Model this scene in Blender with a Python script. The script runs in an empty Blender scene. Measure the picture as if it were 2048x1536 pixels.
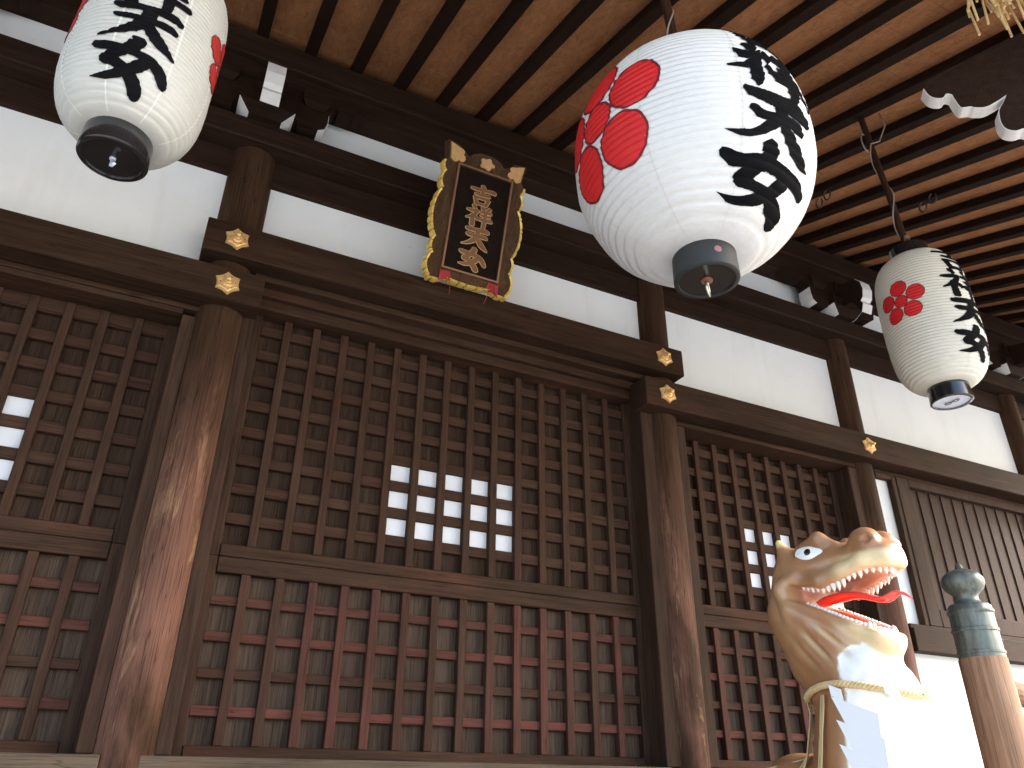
import bpy, bmesh, math, random
import numpy as np
from mathutils import Vector, Matrix
from mathutils.bvhtree import BVHTree
random.seed(7)
PI = math.pi
S = bpy.context.scene
COL = S.collection
CZ = 1.40                                   # camera height above the ground

# ------------------------------------------------------------------ camera
cam_d = bpy.data.cameras.new('camera')
cam = bpy.data.objects.new('camera', cam_d); COL.objects.link(cam)
right = Vector((0.89529199, -0.44539271, 0.00880846))
up = Vector((-0.21399164, -0.41263801, 0.88540242))
back = Vector((-0.39071708, -0.79457863, -0.46474182))
M = Matrix((right, up, back)).transposed().to_4x4()
M.translation = Vector((0, -4, CZ))
cam.matrix_world = M
cam_d.sensor_width = 36.0
cam_d.lens = 36.0 * 1530.06 / 2048
cam_d.clip_start = 0.05
cam_d.clip_end = 1500
S.camera = cam

# ------------------------------------------------------------------ light
SUN_EL, SUN_AZ = 32.0, 66.0                 # azimuth measured from -Y towards +X
w = bpy.data.worlds.new('World'); S.world = w
w.use_nodes = True
nt = w.node_tree
bg = nt.nodes['Background']
sky = nt.nodes.new('ShaderNodeTexSky')
sky.sky_type = 'NISHITA'; sky.sun_disc = False
sky.sun_elevation = math.radians(SUN_EL)
sky.sun_rotation = math.radians(180 - SUN_AZ)
sky.air_density = 1.0; sky.dust_density = 3.0; sky.ozone_density = 1.0
nt.links.new(sky.outputs[0], bg.inputs[0])
bg.inputs[1].default_value = 0.12
sd = bpy.data.lights.new('sun', 'SUN'); sun = bpy.data.objects.new('sun', sd); COL.objects.link(sun)
sd.energy = 2.4; sd.angle = math.radians(14); sd.color = (1.0, 0.98, 0.955)
el, az = math.radians(SUN_EL), math.radians(SUN_AZ)
to_sun = Vector((math.cos(el)*math.sin(az), -math.cos(el)*math.cos(az), math.sin(el)))
sun.rotation_euler = to_sun.to_track_quat('Z', 'Y').to_euler()
sun.location = (8, -12, 12)
S.view_settings.view_transform = 'Standard'
S.view_settings.look = 'None'
S.view_settings.exposure = 2.58
S.view_settings.gamma = 1.0
S.view_settings.use_curve_mapping = False
S.render.engine = 'CYCLES'
S.cycles.max_bounces = 10
S.cycles.diffuse_bounces = 7

# ------------------------------------------------------------------ materials
def new_mat(name):
    m = bpy.data.materials.new(name); m.use_nodes = True
    n = m.node_tree; b = n.nodes['Principled BSDF']
    return m, n, b

def nd(n, t, **kw):
    x = n.nodes.new(t)
    for k, v in kw.items(): setattr(x, k, v)
    return x

def coords(n, scale, rnd=True):
    tc = nd(n, 'ShaderNodeTexCoord')
    mp = nd(n, 'ShaderNodeMapping')
    mp.inputs['Scale'].default_value = scale
    if rnd:
        oi = nd(n, 'ShaderNodeObjectInfo')
        mu = nd(n, 'ShaderNodeMath', operation='MULTIPLY'); mu.inputs[1].default_value = 37.0
        n.links.new(oi.outputs['Random'], mu.inputs[0])
        n.links.new(mu.outputs[0], mp.inputs['Location'])
    n.links.new(tc.outputs['Object'], mp.inputs['Vector'])
    return mp

def noise(n, src, scale, detail=6, rough=.6, dist=0):
    t = nd(n, 'ShaderNodeTexNoise')
    t.inputs['Scale'].default_value = scale; t.inputs['Detail'].default_value = detail
    t.inputs['Roughness'].default_value = rough; t.inputs['Distortion'].default_value = dist
    n.links.new(src.outputs[0], t.inputs['Vector'])
    return t

def ramp(n, src, stops):
    r = nd(n, 'ShaderNodeValToRGB')
    e = r.color_ramp.elements
    while len(e) < len(stops): e.new(0.5)
    for k, (p, c) in zip(e, stops):
        k.position = p
        k.color = (c, c, c, 1) if isinstance(c, (int, float)) else (*c, 1)
    n.links.new(src, r.inputs[0])
    return r

def mix(n, fac, a, b, mode='MIX'):
    m = nd(n, 'ShaderNodeMix', data_type='RGBA', blend_type=mode)
    for s, v in ((0, fac), (6, a), (7, b)):
        if hasattr(v, 'links') or hasattr(v, 'is_output'): n.links.new(v, m.inputs[s])
        elif isinstance(v, (int, float)): m.inputs[s].default_value = v
        else: m.inputs[s].default_value = (*v, 1)
    return m.outputs[2]

AX = {'x': (.7, 13, 13), 'y': (13, .7, 13), 'z': (13, 13, .7)}
def wood(name, axis, dark, light, patch=None, patch_amt=.5, worn=None, worn_amt=.6, tint=None, rough=.66, bump=.25, spec=.07, streak=1.0, k=.54, low=False, crack=.45):
    m, n, b = new_mat(name)
    S_ = lambda c: (c[0]*k, c[1]*k*.95, c[2]*k*.89) if c else None
    dark, light, patch, worn, tint = S_(dark), S_(light), S_(patch), S_(worn), S_(tint)
    c = coords(n, AX[axis])
    g = noise(n, c, 2.6, 8, .68, .4)
    col = ramp(n, g.outputs[0], [(.28, dark), (.72, light)]).outputs[0]
    c3 = coords(n, tuple(v*6 if v > 1 else v*2 for v in AX[axis]))
    g3 = noise(n, c3, 2.2, 4, .7)
    lines = ramp(n, g3.outputs[0], [(.36, 1 - .42*streak), (.52, 1.0)])
    col = mix(n, 1.0, col, lines.outputs[0], 'MULTIPLY')
    c2 = coords(n, tuple(.9 if v > 1 else .35 for v in AX[axis]))
    def hgt(sock):                      # patch and worn colours fade out with height, leaving the darker base
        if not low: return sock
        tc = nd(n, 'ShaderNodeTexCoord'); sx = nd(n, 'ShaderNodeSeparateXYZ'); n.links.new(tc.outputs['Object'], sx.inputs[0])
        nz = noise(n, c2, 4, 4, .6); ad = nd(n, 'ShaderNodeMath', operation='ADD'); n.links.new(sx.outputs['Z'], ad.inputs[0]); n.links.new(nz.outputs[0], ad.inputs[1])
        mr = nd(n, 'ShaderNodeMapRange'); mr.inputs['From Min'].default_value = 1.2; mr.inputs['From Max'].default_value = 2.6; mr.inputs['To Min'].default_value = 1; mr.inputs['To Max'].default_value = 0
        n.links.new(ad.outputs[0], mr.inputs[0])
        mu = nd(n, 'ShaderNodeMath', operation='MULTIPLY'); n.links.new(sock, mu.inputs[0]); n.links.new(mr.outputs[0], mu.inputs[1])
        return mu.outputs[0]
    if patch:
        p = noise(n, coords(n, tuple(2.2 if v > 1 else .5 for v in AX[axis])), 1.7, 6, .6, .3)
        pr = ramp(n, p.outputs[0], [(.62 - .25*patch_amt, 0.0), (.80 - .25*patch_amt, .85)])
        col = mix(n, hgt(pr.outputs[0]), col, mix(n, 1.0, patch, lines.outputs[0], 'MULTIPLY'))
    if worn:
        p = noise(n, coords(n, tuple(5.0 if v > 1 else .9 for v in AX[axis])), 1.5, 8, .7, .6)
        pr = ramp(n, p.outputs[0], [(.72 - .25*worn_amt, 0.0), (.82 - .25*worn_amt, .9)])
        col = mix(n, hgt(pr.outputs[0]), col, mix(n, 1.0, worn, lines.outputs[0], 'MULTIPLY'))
    if tint:
        at = nd(n, 'ShaderNodeAttribute', attribute_name='tint')
        tn = noise(n, c2, 6, 6, .65)
        mm = nd(n, 'ShaderNodeMath', operation='MULTIPLY')
        n.links.new(at.outputs['Fac'], mm.inputs[0])
        n.links.new(ramp(n, tn.outputs[0], [(.32, .25), (.6, 1.0)]).outputs[0], mm.inputs[1])
        col = mix(n, mm.outputs[0], col, mix(n, 1.0, tint, lines.outputs[0], 'MULTIPLY'))
    if crack:
        ck = noise(n, coords(n, tuple(9.0 if v > 1 else .22 for v in AX[axis])), 2.4, 3, .5, .3)
        cr_ = ramp(n, ck.outputs[0], [(.492, 1.0), (.5, 1.0-crack), (.508, 1.0)])
        col = mix(n, 1.0, col, cr_.outputs[0], 'MULTIPLY')
    bl = noise(n, c2, 2.3, 5, .6)
    col = mix(n, 1.0, col, ramp(n, bl.outputs[0], [(.25, .72), (.75, 1.18)]).outputs[0], 'MULTIPLY')
    n.links.new(col, b.inputs['Base Color'])
    rr = ramp(n, g.outputs[0], [(.2, rough - .1), (.8, rough + .14)])
    n.links.new(rr.outputs[0], b.inputs['Roughness'])
    b.inputs['Specular IOR Level'].default_value = spec
    bp = nd(n, 'ShaderNodeBump'); bp.inputs['Strength'].default_value = bump; bp.inputs['Distance'].default_value = .004
    n.links.new(g3.outputs[0], bp.inputs['Height']); n.links.new(bp.outputs[0], b.inputs['Normal'])
    return m

def plain(name, col, rough=.5, metal=0, spec=.5, var=.12, vscale=9, bump=0, bscale=60, coat=0):
    m, n, b = new_mat(name)
    c = coords(n, (1, 1, 1))
    t = noise(n, c, vscale, 6, .6)
    cc = mix(n, 1.0, col, ramp(n, t.outputs[0], [(.25, 1 - var), (.75, 1 + var)]).outputs[0], 'MULTIPLY')
    n.links.new(cc, b.inputs['Base Color'])
    b.inputs['Roughness'].default_value = rough; b.inputs['Metallic'].default_value = metal
    b.inputs['Specular IOR Level'].default_value = spec
    b.inputs['Coat Weight'].default_value = coat; b.inputs['Coat Roughness'].default_value = .12
    if bump:
        t2 = noise(n, c, bscale, 4, .6)
        bp = nd(n, 'ShaderNodeBump'); bp.inputs['Strength'].default_value = bump; bp.inputs['Distance'].default_value = .003
        n.links.new(t2.outputs[0], bp.inputs['Height']); n.links.new(bp.outputs[0], b.inputs['Normal'])
    return m

BR_D, BR_L = (.060, .034, .022), (.135, .082, .056)
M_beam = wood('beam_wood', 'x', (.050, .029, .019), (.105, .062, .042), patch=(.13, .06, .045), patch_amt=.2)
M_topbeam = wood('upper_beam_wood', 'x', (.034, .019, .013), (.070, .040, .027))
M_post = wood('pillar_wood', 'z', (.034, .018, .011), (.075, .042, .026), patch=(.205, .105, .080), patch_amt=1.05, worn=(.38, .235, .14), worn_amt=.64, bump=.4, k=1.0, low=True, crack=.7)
M_jamb = wood('jamb_wood', 'z', BR_D, (.140, .088, .064), patch=(.16, .082, .068), patch_amt=.3)
M_railx = wood('rail_wood', 'x', BR_D, (.130, .078, .054), patch=(.19, .085, .058), patch_amt=.35)
M_barz = wood('lattice_bar_wood', 'z', (.062, .036, .025), (.125, .076, .054), tint=(.215, .085, .072), k=.58)
M_barx = wood('lattice_crossbar_wood', 'x', (.062, .036, .025), (.125, .076, .054), tint=(.225, .082, .070), k=.58)
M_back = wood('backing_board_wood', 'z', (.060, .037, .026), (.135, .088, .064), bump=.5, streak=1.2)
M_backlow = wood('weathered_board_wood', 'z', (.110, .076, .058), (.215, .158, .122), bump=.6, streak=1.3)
M_shut = wood('shutter_wood', 'z', (.070, .044, .034), (.135, .088, .070))
M_sill = wood('sill_wood', 'x', (.17, .13, .095), (.30, .245, .19), patch=(.30, .17, .09), patch_amt=.4, k=.55)
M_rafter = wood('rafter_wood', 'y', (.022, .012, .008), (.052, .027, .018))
M_roofbd = wood('roof_board_wood', 'y', (.187, .084, .039), (.30, .147, .074), streak=.6, k=1.35)
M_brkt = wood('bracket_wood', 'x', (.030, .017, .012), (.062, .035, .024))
M_newel = wood('newel_wood', 'z', (.24, .15, .10), (.42, .28, .19), patch=(.30, .15, .115), patch_amt=.5, worn=(.52, .36, .23), worn_amt=.45, bump=.4, k=.85)
M_pole = wood('pole_wood', 'z', (.055, .028, .018), (.12, .062, .042))
def plaster_mat():
    m, n, b = new_mat('white_plaster')
    t = noise(n, coords(n, (1, 1, 1)), 1.6, 8, .65)
    st = noise(n, coords(n, (5, 5, .6)), 1.5, 6, .6)
    sp = noise(n, coords(n, (1, 1, 1)), 34, 3, .5)
    col = mix(n, 1.0, (.79, .822, .825), ramp(n, t.outputs[0], [(.25, .93), (.7, 1.02)]).outputs[0], 'MULTIPLY')
    col = mix(n, ramp(n, st.outputs[0], [(.56, 0.), (.78, .28)]).outputs[0], col, (.60, .575, .53))
    col = mix(n, ramp(n, sp.outputs[0], [(.735, 0.), (.76, .35)]).outputs[0], col, (.45, .42, .38))
    n.links.new(col, b.inputs['Base Color']); b.inputs['Roughness'].default_value = .9; b.inputs['Specular IOR Level'].default_value = .1
    f = noise(n, coords(n, (1, 1, 1)), 9, 8, .65)
    bp = nd(n, 'ShaderNodeBump'); bp.inputs['Strength'].default_value = .22; bp.inputs['Distance'].default_value = .006
    n.links.new(f.outputs[0], bp.inputs['Height']); n.links.new(bp.outputs[0], b.inputs['Normal'])
    return m
M_plaster = plaster_mat()
M_wpaint = plain('white_paint', (.68, .68, .66), .7, spec=.2, var=.07, vscale=14)
M_pane = plain('paper_pane', (.74, .78, .84), .6, spec=.3, var=.07, vscale=5)
M_gold = plain('gilt_metal', (.74, .48, .20), .38, metal=.45, var=.22, vscale=30)
M_goldleaf = plain('gold_leaf', (.86, .60, .15), .40, metal=.3, var=.2, vscale=25)
M_palegold = plain('pale_gilt', (.56, .34, .14), .5, metal=.25, var=.15, vscale=40)
M_black = plain('black_lacquer', (.012, .012, .013), .16, spec=.5, var=.3, coat=.6)
M_mattblk = plain('dark_grey_band', (.028, .030, .030), .5, spec=.35, var=.15)
M_ink = plain('black_ink', (.006, .006, .007), .7, spec=.02, var=.35, vscale=18)
M_redink = plain('red_crest_paint', (.56, .018, .020), .55, spec=.3, var=.12, vscale=10)
M_redink2 = plain('dull_red_crest_paint', (.36, .022, .018), .6, spec=.3, var=.12, vscale=10)
M_outline = plain('crest_outline_ink', (.16, .016, .02), .6, spec=.2, var=.1)
M_steel = plain('zinc_fitting', (.55, .52, .46), .35, metal=1, var=.2, vscale=40)
M_rust = plain('rusty_washer', (.22, .09, .05), .7, var=.3, vscale=60)
def bronze_mat():
    m, n, b = new_mat('aged_bronze')
    t = noise(n, coords(n, (16, 16, 2.2)), 2.2, 7, .65, .4)
    p = noise(n, coords(n, (1, 1, 1)), 26, 6, .7)
    col = mix(n, ramp(n, t.outputs[0], [(.38, 0.), (.64, 1.)]).outputs[0], (.080, .090, .078), (.165, .185, .162))
    col = mix(n, ramp(n, p.outputs[0], [(.58, 0.), (.70, .7)]).outputs[0], col, (.05, .052, .045))
    n.links.new(col, b.inputs['Base Color']); b.inputs['Metallic'].default_value = .45
    n.links.new(ramp(n, p.outputs[0], [(.3, .34), (.7, .58)]).outputs[0], b.inputs['Roughness'])
    bp = nd(n, 'ShaderNodeBump'); bp.inputs['Strength'].default_value = .15; bp.inputs['Distance'].default_value = .003
    n.links.new(p.outputs[0], bp.inputs['Height']); n.links.new(bp.outputs[0], b.inputs['Normal'])
    return m
M_bronze = bronze_mat()
M_rope = plain('straw_rope', (.55, .40, .21), .8, spec=.15, var=.15, vscale=30)
M_straw = plain('rice_straw', (.76, .55, .27), .7, spec=.2, var=.2, vscale=30)
M_paper = plain('white_paper', (.88, .88, .88), .7, spec=.2, var=.01)
M_cord = plain('grey_cord', (.30, .24, .20), .7, var=.15)
M_wire = plain('dark_wire', (.03, .03, .03), .5, var=.1)
M_redrib = plain('red_ribbon', (.30, .012, .02), .6, var=.15)
M_disc = plain('pale_grey_disc', (.50, .53, .64), .3, spec=.5, var=.03)
M_plaque = wood('plaque_wood', 'z', (.016, .010, .007), (.034, .020, .013))
M_frame = wood('carved_frame_wood', 'z', (.060, .034, .020), (.15, .088, .050), bump=.8, k=.75)
M_copper = plain('copper_moulding', (.26, .135, .075), .4, metal=.5, var=.15)
M_letter = plain('letter_brown', (.19, .090, .036), .5, metal=.2, var=.12)
M_letteredge = plain('letter_gilt_edge', (.60, .37, .17), .45, metal=.4, var=.1)
M_eye = plain('eye_white_enamel', (.84, .85, .82), .12, spec=.5, var=.02, coat=.7)
M_pupil = plain('pupil_black', (.012, .006, .004), .12, spec=.5, var=.1, coat=.7)
M_lid = plain('eyelid_line_brown', (.10, .04, .015), .3, var=.2)
M_tongue = plain('red_tongue_enamel', (.60, .030, .025), .25, spec=.5, var=.12, vscale=8, coat=.4)
M_tooth = plain('ivory_tooth', (.82, .76, .66), .25, spec=.5, var=.05, coat=.4)
M_stone = plain('granite_plinth', (.34, .33, .31), .8, var=.2, vscale=40, bump=.4)

def ground_mat():
    m, n, b = new_mat('pale_gravel')
    c = coords(n, (1, 1, 1), False)
    v = nd(n, 'ShaderNodeTexVoronoi'); v.inputs['Scale'].default_value = 45
    n.links.new(c.outputs[0], v.inputs['Vector'])
    t = noise(n, c, 1.2, 8, .65)
    col = mix(n, ramp(n, t.outputs[0], [(.3, 0.), (.7, 1.)]).outputs[0], (.27, .27, .26), (.36, .36, .35))
    col = mix(n, .35, col, v.outputs['Color'], 'SOFT_LIGHT')
    n.links.new(col, b.inputs['Base Color']); b.inputs['Roughness'].default_value = .9
    bp = nd(n, 'ShaderNodeBump'); bp.inputs['Strength'].default_value = .5; bp.inputs['Distance'].default_value = .01
    n.links.new(v.outputs['Distance'], bp.inputs['Height']); n.links.new(bp.outputs[0], b.inputs['Normal'])
    return m
M_ground = ground_mat()

def lantern_mat(name, base, stain, seams):
    m, n, b = new_mat(name)
    c = coords(n, (1, 1, 1))
    t = noise(n, c, 3.2, 8, .7)
    col = mix(n, ramp(n, t.outputs[0], [(.55, 0.), (.8, .55)]).outputs[0], base, stain)
    f = noise(n, coords(n, (1, 1, 6)), 26, 4, .6)
    col = mix(n, 1.0, col, ramp(n, f.outputs[0], [(.3, .94), (.7, 1.04)]).outputs[0], 'MULTIPLY')
    spots = noise(n, c, 11, 3, .5)
    col = mix(n, ramp(n, spots.outputs[0], [(.72, 0.), (.80, .35)]).outputs[0], col, (.36, .27, .18))
    n.links.new(col, b.inputs['Base Color'])
    b.inputs['Roughness'].default_value = .6; b.inputs['Specular IOR Level'].default_value = .25
    f2 = noise(n, coords(n, (1, 1, 1)), 38, 5, .6, .8)
    bp = nd(n, 'ShaderNodeBump'); bp.inputs['Strength'].default_value = .22; bp.inputs['Distance'].default_value = .004
    n.links.new(f2.outputs[0], bp.inputs['Height']); n.links.new(bp.outputs[0], b.inputs['Normal'])
    return m
M_lpaperW = lantern_mat('bright_lantern_paper', (.64, .64, .635), (.54, .52, .47), 8)
M_lpaperY = lantern_mat('aged_lantern_paper', (.60, .58, .50), (.47, .43, .34), 8)
M_lpaperN = lantern_mat('grey_lantern_paper', (.46, .46, .43), (.38, .37, .33), 8)
M_lseam = plain('paper_seam', (.58, .575, .545), .7, var=.03)

def paint_mat():
    m, n, b = new_mat('glazed_dragon_paint')
    at = nd(n, 'ShaderNodeAttribute', attribute_name='paint')
    c = coords(n, (1, 1, 1))
    t = noise(n, c, 13, 6, .65)
    col = mix(n, 1.0, at.outputs['Color'], ramp(n, t.outputs[0], [(.3, .86), (.72, 1.1)]).outputs[0], 'MULTIPLY')
    n.links.new(col, b.inputs['Base Color'])
    b.inputs['Roughness'].default_value = .36; b.inputs['Specular IOR Level'].default_value = .5
    b.inputs['Coat Weight'].default_value = .3; b.inputs['Coat Roughness'].default_value = .15
    return m
M_dragon = paint_mat()

# ------------------------------------------------------------------ builders
class MB:
    def __init__(s): s.v = []; s.f = []; s.t = []
    def add(s, vs, fs, tint=0.0):
        o = len(s.v); s.v += [tuple(p) for p in vs]; s.t += [tint]*len(vs)
        s.f += [tuple(o + i for i in f) for f in fs]
    def box(s, x0, x1, y0, y1, z0, z1, b=.004, tint=0.0, xf=None):
        lo, hi = (x0, y0, z0), (x1, y1, z1)
        b = min(b, .3*min(abs(x1-x0), abs(y1-y0), abs(z1-z0)))
        vs, idx = [], {}
        for sx in (0, 1):
            for sy in (0, 1):
                for sz in (0, 1):
                    sg = (sx, sy, sz)
                    for a in range(3):
                        p = []
                        for k in range(3):
                            q = hi[k] if sg[k] else lo[k]
                            if k != a: q += -b if sg[k] else b
                            p.append(q)
                        idx[sg, a] = len(vs); vs.append(p)
        fs = []
        for a in range(3):
            u, w_ = (a+1) % 3, (a+2) % 3
            for sa in (0, 1):
                q = []
                for (cu, cw) in ((0, 0), (1, 0), (1, 1), (0, 1)):
                    sg = [0, 0, 0]; sg[a] = sa; sg[u] = cu; sg[w_] = cw
                    q.append(idx[tuple(sg), a])
                fs.append(q if sa else q[::-1])
            for cu in (0, 1):
                for cw in (0, 1):
                    s0 = [0, 0, 0]; s0[u] = cu; s0[w_] = cw
                    s1 = list(s0); s1[a] = 1; s0, s1 = tuple(s0), tuple(s1)
                    q = [idx[s0, u], idx[s1, u], idx[s1, w_], idx[s0, w_]]
                    fs.append(q if cu != cw else q[::-1])
        for sg in [(i, j, k) for i in (0, 1) for j in (0, 1) for k in (0, 1)]:
            q = [idx[sg, 0], idx[sg, 1], idx[sg, 2]]
            fs.append(q if sum(sg) % 2 else q[::-1])
        if xf: vs = [xf(Vector(p)) for p in vs]
        s.add(vs, fs, tint)
    def tube(s, path, rad, seg=8, cap=True):
        path = [Vector(p) for p in path]
        R = rad if hasattr(rad, '__len__') else [rad]*len(path)
        vs, fs = [], []
        ref = None
        for i, p in enumerate(path):
            t = (path[min(i+1, len(path)-1)] - path[max(i-1, 0)]).normalized()
            if ref is None:
                ref = Vector((0, 0, 1)) if abs(t.z) < .9 else Vector((1, 0, 0))
            a = (ref - t*ref.dot(t)).normalized(); bb = t.cross(a); ref = a
            for k in range(seg):
                an = 2*PI*k/seg
                vs.append(p + (a*math.cos(an) + bb*math.sin(an))*R[i])
        for i in range(len(path)-1):
            for k in range(seg):
                k2 = (k+1) % seg
                fs.append((i*seg+k, i*seg+k2, (i+1)*seg+k2, (i+1)*seg+k))
        if cap:
            fs.append(tuple(range(seg))[::-1]); n0 = (len(path)-1)*seg
            fs.append(tuple(range(n0, n0+seg)))
        s.add(vs, fs)
    def lathe(s, prof, c=(0, 0, 0), seg=48, closed=False):
        vs, fs = [], []
        n = len(prof)
        for k in range(seg):
            a = 2*PI*k/seg
            for r, z in prof: vs.append((c[0]+r*math.cos(a), c[1]+r*math.sin(a), c[2]+z))
        for k in range(seg):
            k2 = (k+1) % seg
            for i in range(n-1):
                fs.append((k*n+i, k2*n+i, k2*n+i+1, k*n+i+1))
        s.add(vs, fs)
    def prism(s, poly, f0, f1):
        """poly: list of 2-D points; f0, f1 map a 2-D point to the two faces"""
        n = len(poly)
        vs = [f0(p) for p in poly] + [f1(p) for p in poly]
        fs = [tuple(range(n))[::-1], tuple(range(n, 2*n))]
        fs += [(i, (i+1) % n, n+(i+1) % n, n+i) for i in range(n)]
        s.add(vs, fs)
    def build(s, name, mat, parent=None, loc=None, smooth=False, side=None, autosmooth=None):
        me = bpy.data.meshes.new(name); me.from_pydata(s.v, [], s.f)
        if any(s.t):
            at = me.attributes.new('tint', 'FLOAT', 'POINT'); at.data.foreach_set('value', s.t)
        bm = bmesh.new(); bm.from_mesh(me); bmesh.ops.recalc_face_normals(bm, faces=bm.faces); bm.to_mesh(me); bm.free()
        me.materials.append(mat)
        if smooth or autosmooth:
            me.polygons.foreach_set('use_smooth', [True]*len(me.polygons))
        if autosmooth: me.set_sharp_from_angle(angle=math.radians(autosmooth))
        me.update()
        o = bpy.data.objects.new(name, me); COL.objects.link(o)
        if parent: o.parent = parent
        if loc is not None: o.location = loc
        return o

def tag(o, label=None, cat=None, group=None, kind=None):
    if label: o['label'] = label
    if cat: o['category'] = cat
    if group: o['group'] = group
    if kind: o['kind'] = kind
    return o

def thing(name, label, cat, loc=(0, 0, 0), rz=0, group=None):
    o = bpy.data.objects.new(name, None); COL.objects.link(o)
    o.empty_display_size = .1
    o.location = loc; o.rotation_euler = (0, 0, rz)
    return tag(o, label, cat, group)

# ------------------------------------------------------------------ ground
g = MB(); g.add([(-300, -300, 0), (300, -300, 0), (300, 300, 0), (-300, 300, 0)], [(0, 1, 2, 3)])
tag(g.build('ground', M_ground), kind='structure', label='pale gravel temple courtyard')

# ------------------------------------------------------------------ temple hall (coordinates: x along the facade, y into it, z from camera height)
HX = 1.66
hall = thing('temple_hall', 'dark timber temple hall with white plaster walls, lattice doors and deep raftered eaves', 'temple', (HX, 0, 0))
HL = (-HX, 0, CZ)
def hp(mb, name, mat, label=None, **kw):
    o = mb.build(name, mat, hall, HL, **kw)
    if label: o['label'] = label
    return o

XL, XR = -4.50, 9.30                        # wall ends
PILL = [(-4.25, .137), (-1.86, .137), (.131, .135), (3.192, .125), (5.200, .120), (7.570, .125), (9.20, .125)]
# plaster wall (one sheet with real thickness) behind the timbers
m = MB()
hp_ = [(XL, .131, .05, .11, 2.50, 4.60), (.132, 3.191, .05, .11, 2.648, 4.60), (3.192, XR, .05, .11, 2.565, 4.60)]
for q in hp_:
    m = MB(); m.box(*q, b=.0005); hp(m, 'plaster_wall', M_plaster)
m = MB(); m.box(5.2, XR, .052, .11, -.4, 2.562, b=0.0005)
hp(m, 'plaster_wall', M_plaster, 'white plaster beside and below the board shutter')
def boxes(name, mat, L, label=None, b=.004, parent=None):
    out = []
    for q in L:
        m = MB(); m.box(*q, b=b); out.append(hp(m, name, mat, label))
    return out
boxes('inner_wall', M_shut, [(XL, XR, .34, .42, -1.4, 4.6), (XR - .05, XR+.03, .43, 6, -1.4, 4.6), (XL - .03, XL+.05, .43, 6, -1.4, 4.6)])
# pillars
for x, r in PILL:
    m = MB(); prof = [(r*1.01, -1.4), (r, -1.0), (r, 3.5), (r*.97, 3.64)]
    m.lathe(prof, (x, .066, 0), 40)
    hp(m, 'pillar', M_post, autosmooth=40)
# foundation stones under the pillars are below the floor; veranda deck
m = MB()
for k in range(int((XR+1.2-(XL-1.2))/.30)):
    x0 = XL-1.2+k*.30
    m.box(x0, x0+.294, -1.25, -.02, -.46, -.40, b=.003)
hp(m, 'veranda_deck', M_sill)
boxes('veranda_beam', M_jamb, [(XL-1.2, XR+1.2, -1.22, -1.10, -.66, -.462)])
boxes('veranda_post', M_jamb, [(XL-1.0+k*1.75, XL-.86+k*1.75, -1.22, -1.08, -1.4, -.662) for k in range(9)])
# sill between the pillars
boxes('door_sill', M_sill, [(a, b_, -.055, .16, -.40, .10) for (a, b_) in ((XL, -1.99), (-1.73, .040), (.190, 2.984), (3.376, 5.090), (5.312, XR))], None, .006)
# tie beams (nageshi)
m = MB(); m.box(-.047, 3.306, -.14, .045, 2.660, 2.876, b=.006)
hp(m, 'lintel_beam', M_beam, 'raised lintel beam over the middle doors')
m = MB(); m.box(XL, .321, -.142, .045, 2.358, 2.566, b=.006)
hp(m, 'lintel_beam', M_beam, 'lower lintel beam over the near side doors')
m = MB(); m.box(2.944, XR+.14, -.142, .045, 2.366, 2.584, b=.006)
hp(m, 'lintel_beam', M_beam, 'lower lintel beam over the far side doors')
# lintel fillers and door heads
boxes('door_head', M_railx, [(.270, 3.075, -.03, .049, 2.615, 2.657), (.270, 3.075, .046, .30, 2.563, 2.640), (.315, 2.990, .075, .30, 2.49, 2.560),
    (-1.72, .035, -.005, .30, 2.325, 2.355), (-1.72, -.062, .002, .3, 2.29, 2.323), (3.29, 5.10, -.005, .30, 2.325, 2.362), (5.315, XR, -.005, .049, 2.33, 2.362), (XL, -1.98, -.005, .30, 2.325, 2.355)])
# jambs
boxes('door_jamb', M_jamb, [(a, b_, 0, .30, .102, top) for (a, b_, top) in ((-.060, .012, 2.288), (.247, .317, 2.560), (2.986, 3.087, 2.560), (3.285, 3.372, 2.323), (5.015, 5.108, 2.323), (-1.98, -1.95, 2.323), (-1.77, -1.70, 2.288))], None, .005)
# head tie beam and capping plate
m = MB()
xs = [XL] + [v for x, r in PILL for v in (x-r*.93, x+r*.93)] + [XR]
for a, b_ in zip(xs[1::2][:], xs[2::2]): pass
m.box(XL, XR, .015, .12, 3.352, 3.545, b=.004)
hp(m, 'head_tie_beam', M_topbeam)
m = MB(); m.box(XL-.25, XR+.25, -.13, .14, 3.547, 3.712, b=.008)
hp(m, 'capping_plate', M_topbeam)
# wall purlin (two stacked members)
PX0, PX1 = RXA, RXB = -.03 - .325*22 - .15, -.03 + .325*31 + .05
boxes('purlin', M_topbeam, [(PX0, PX1, -.10, .10, 4.062, 4.238), (PX0, PX1, -.14, .14, 4.240, 4.440)], None, .006)

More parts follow.
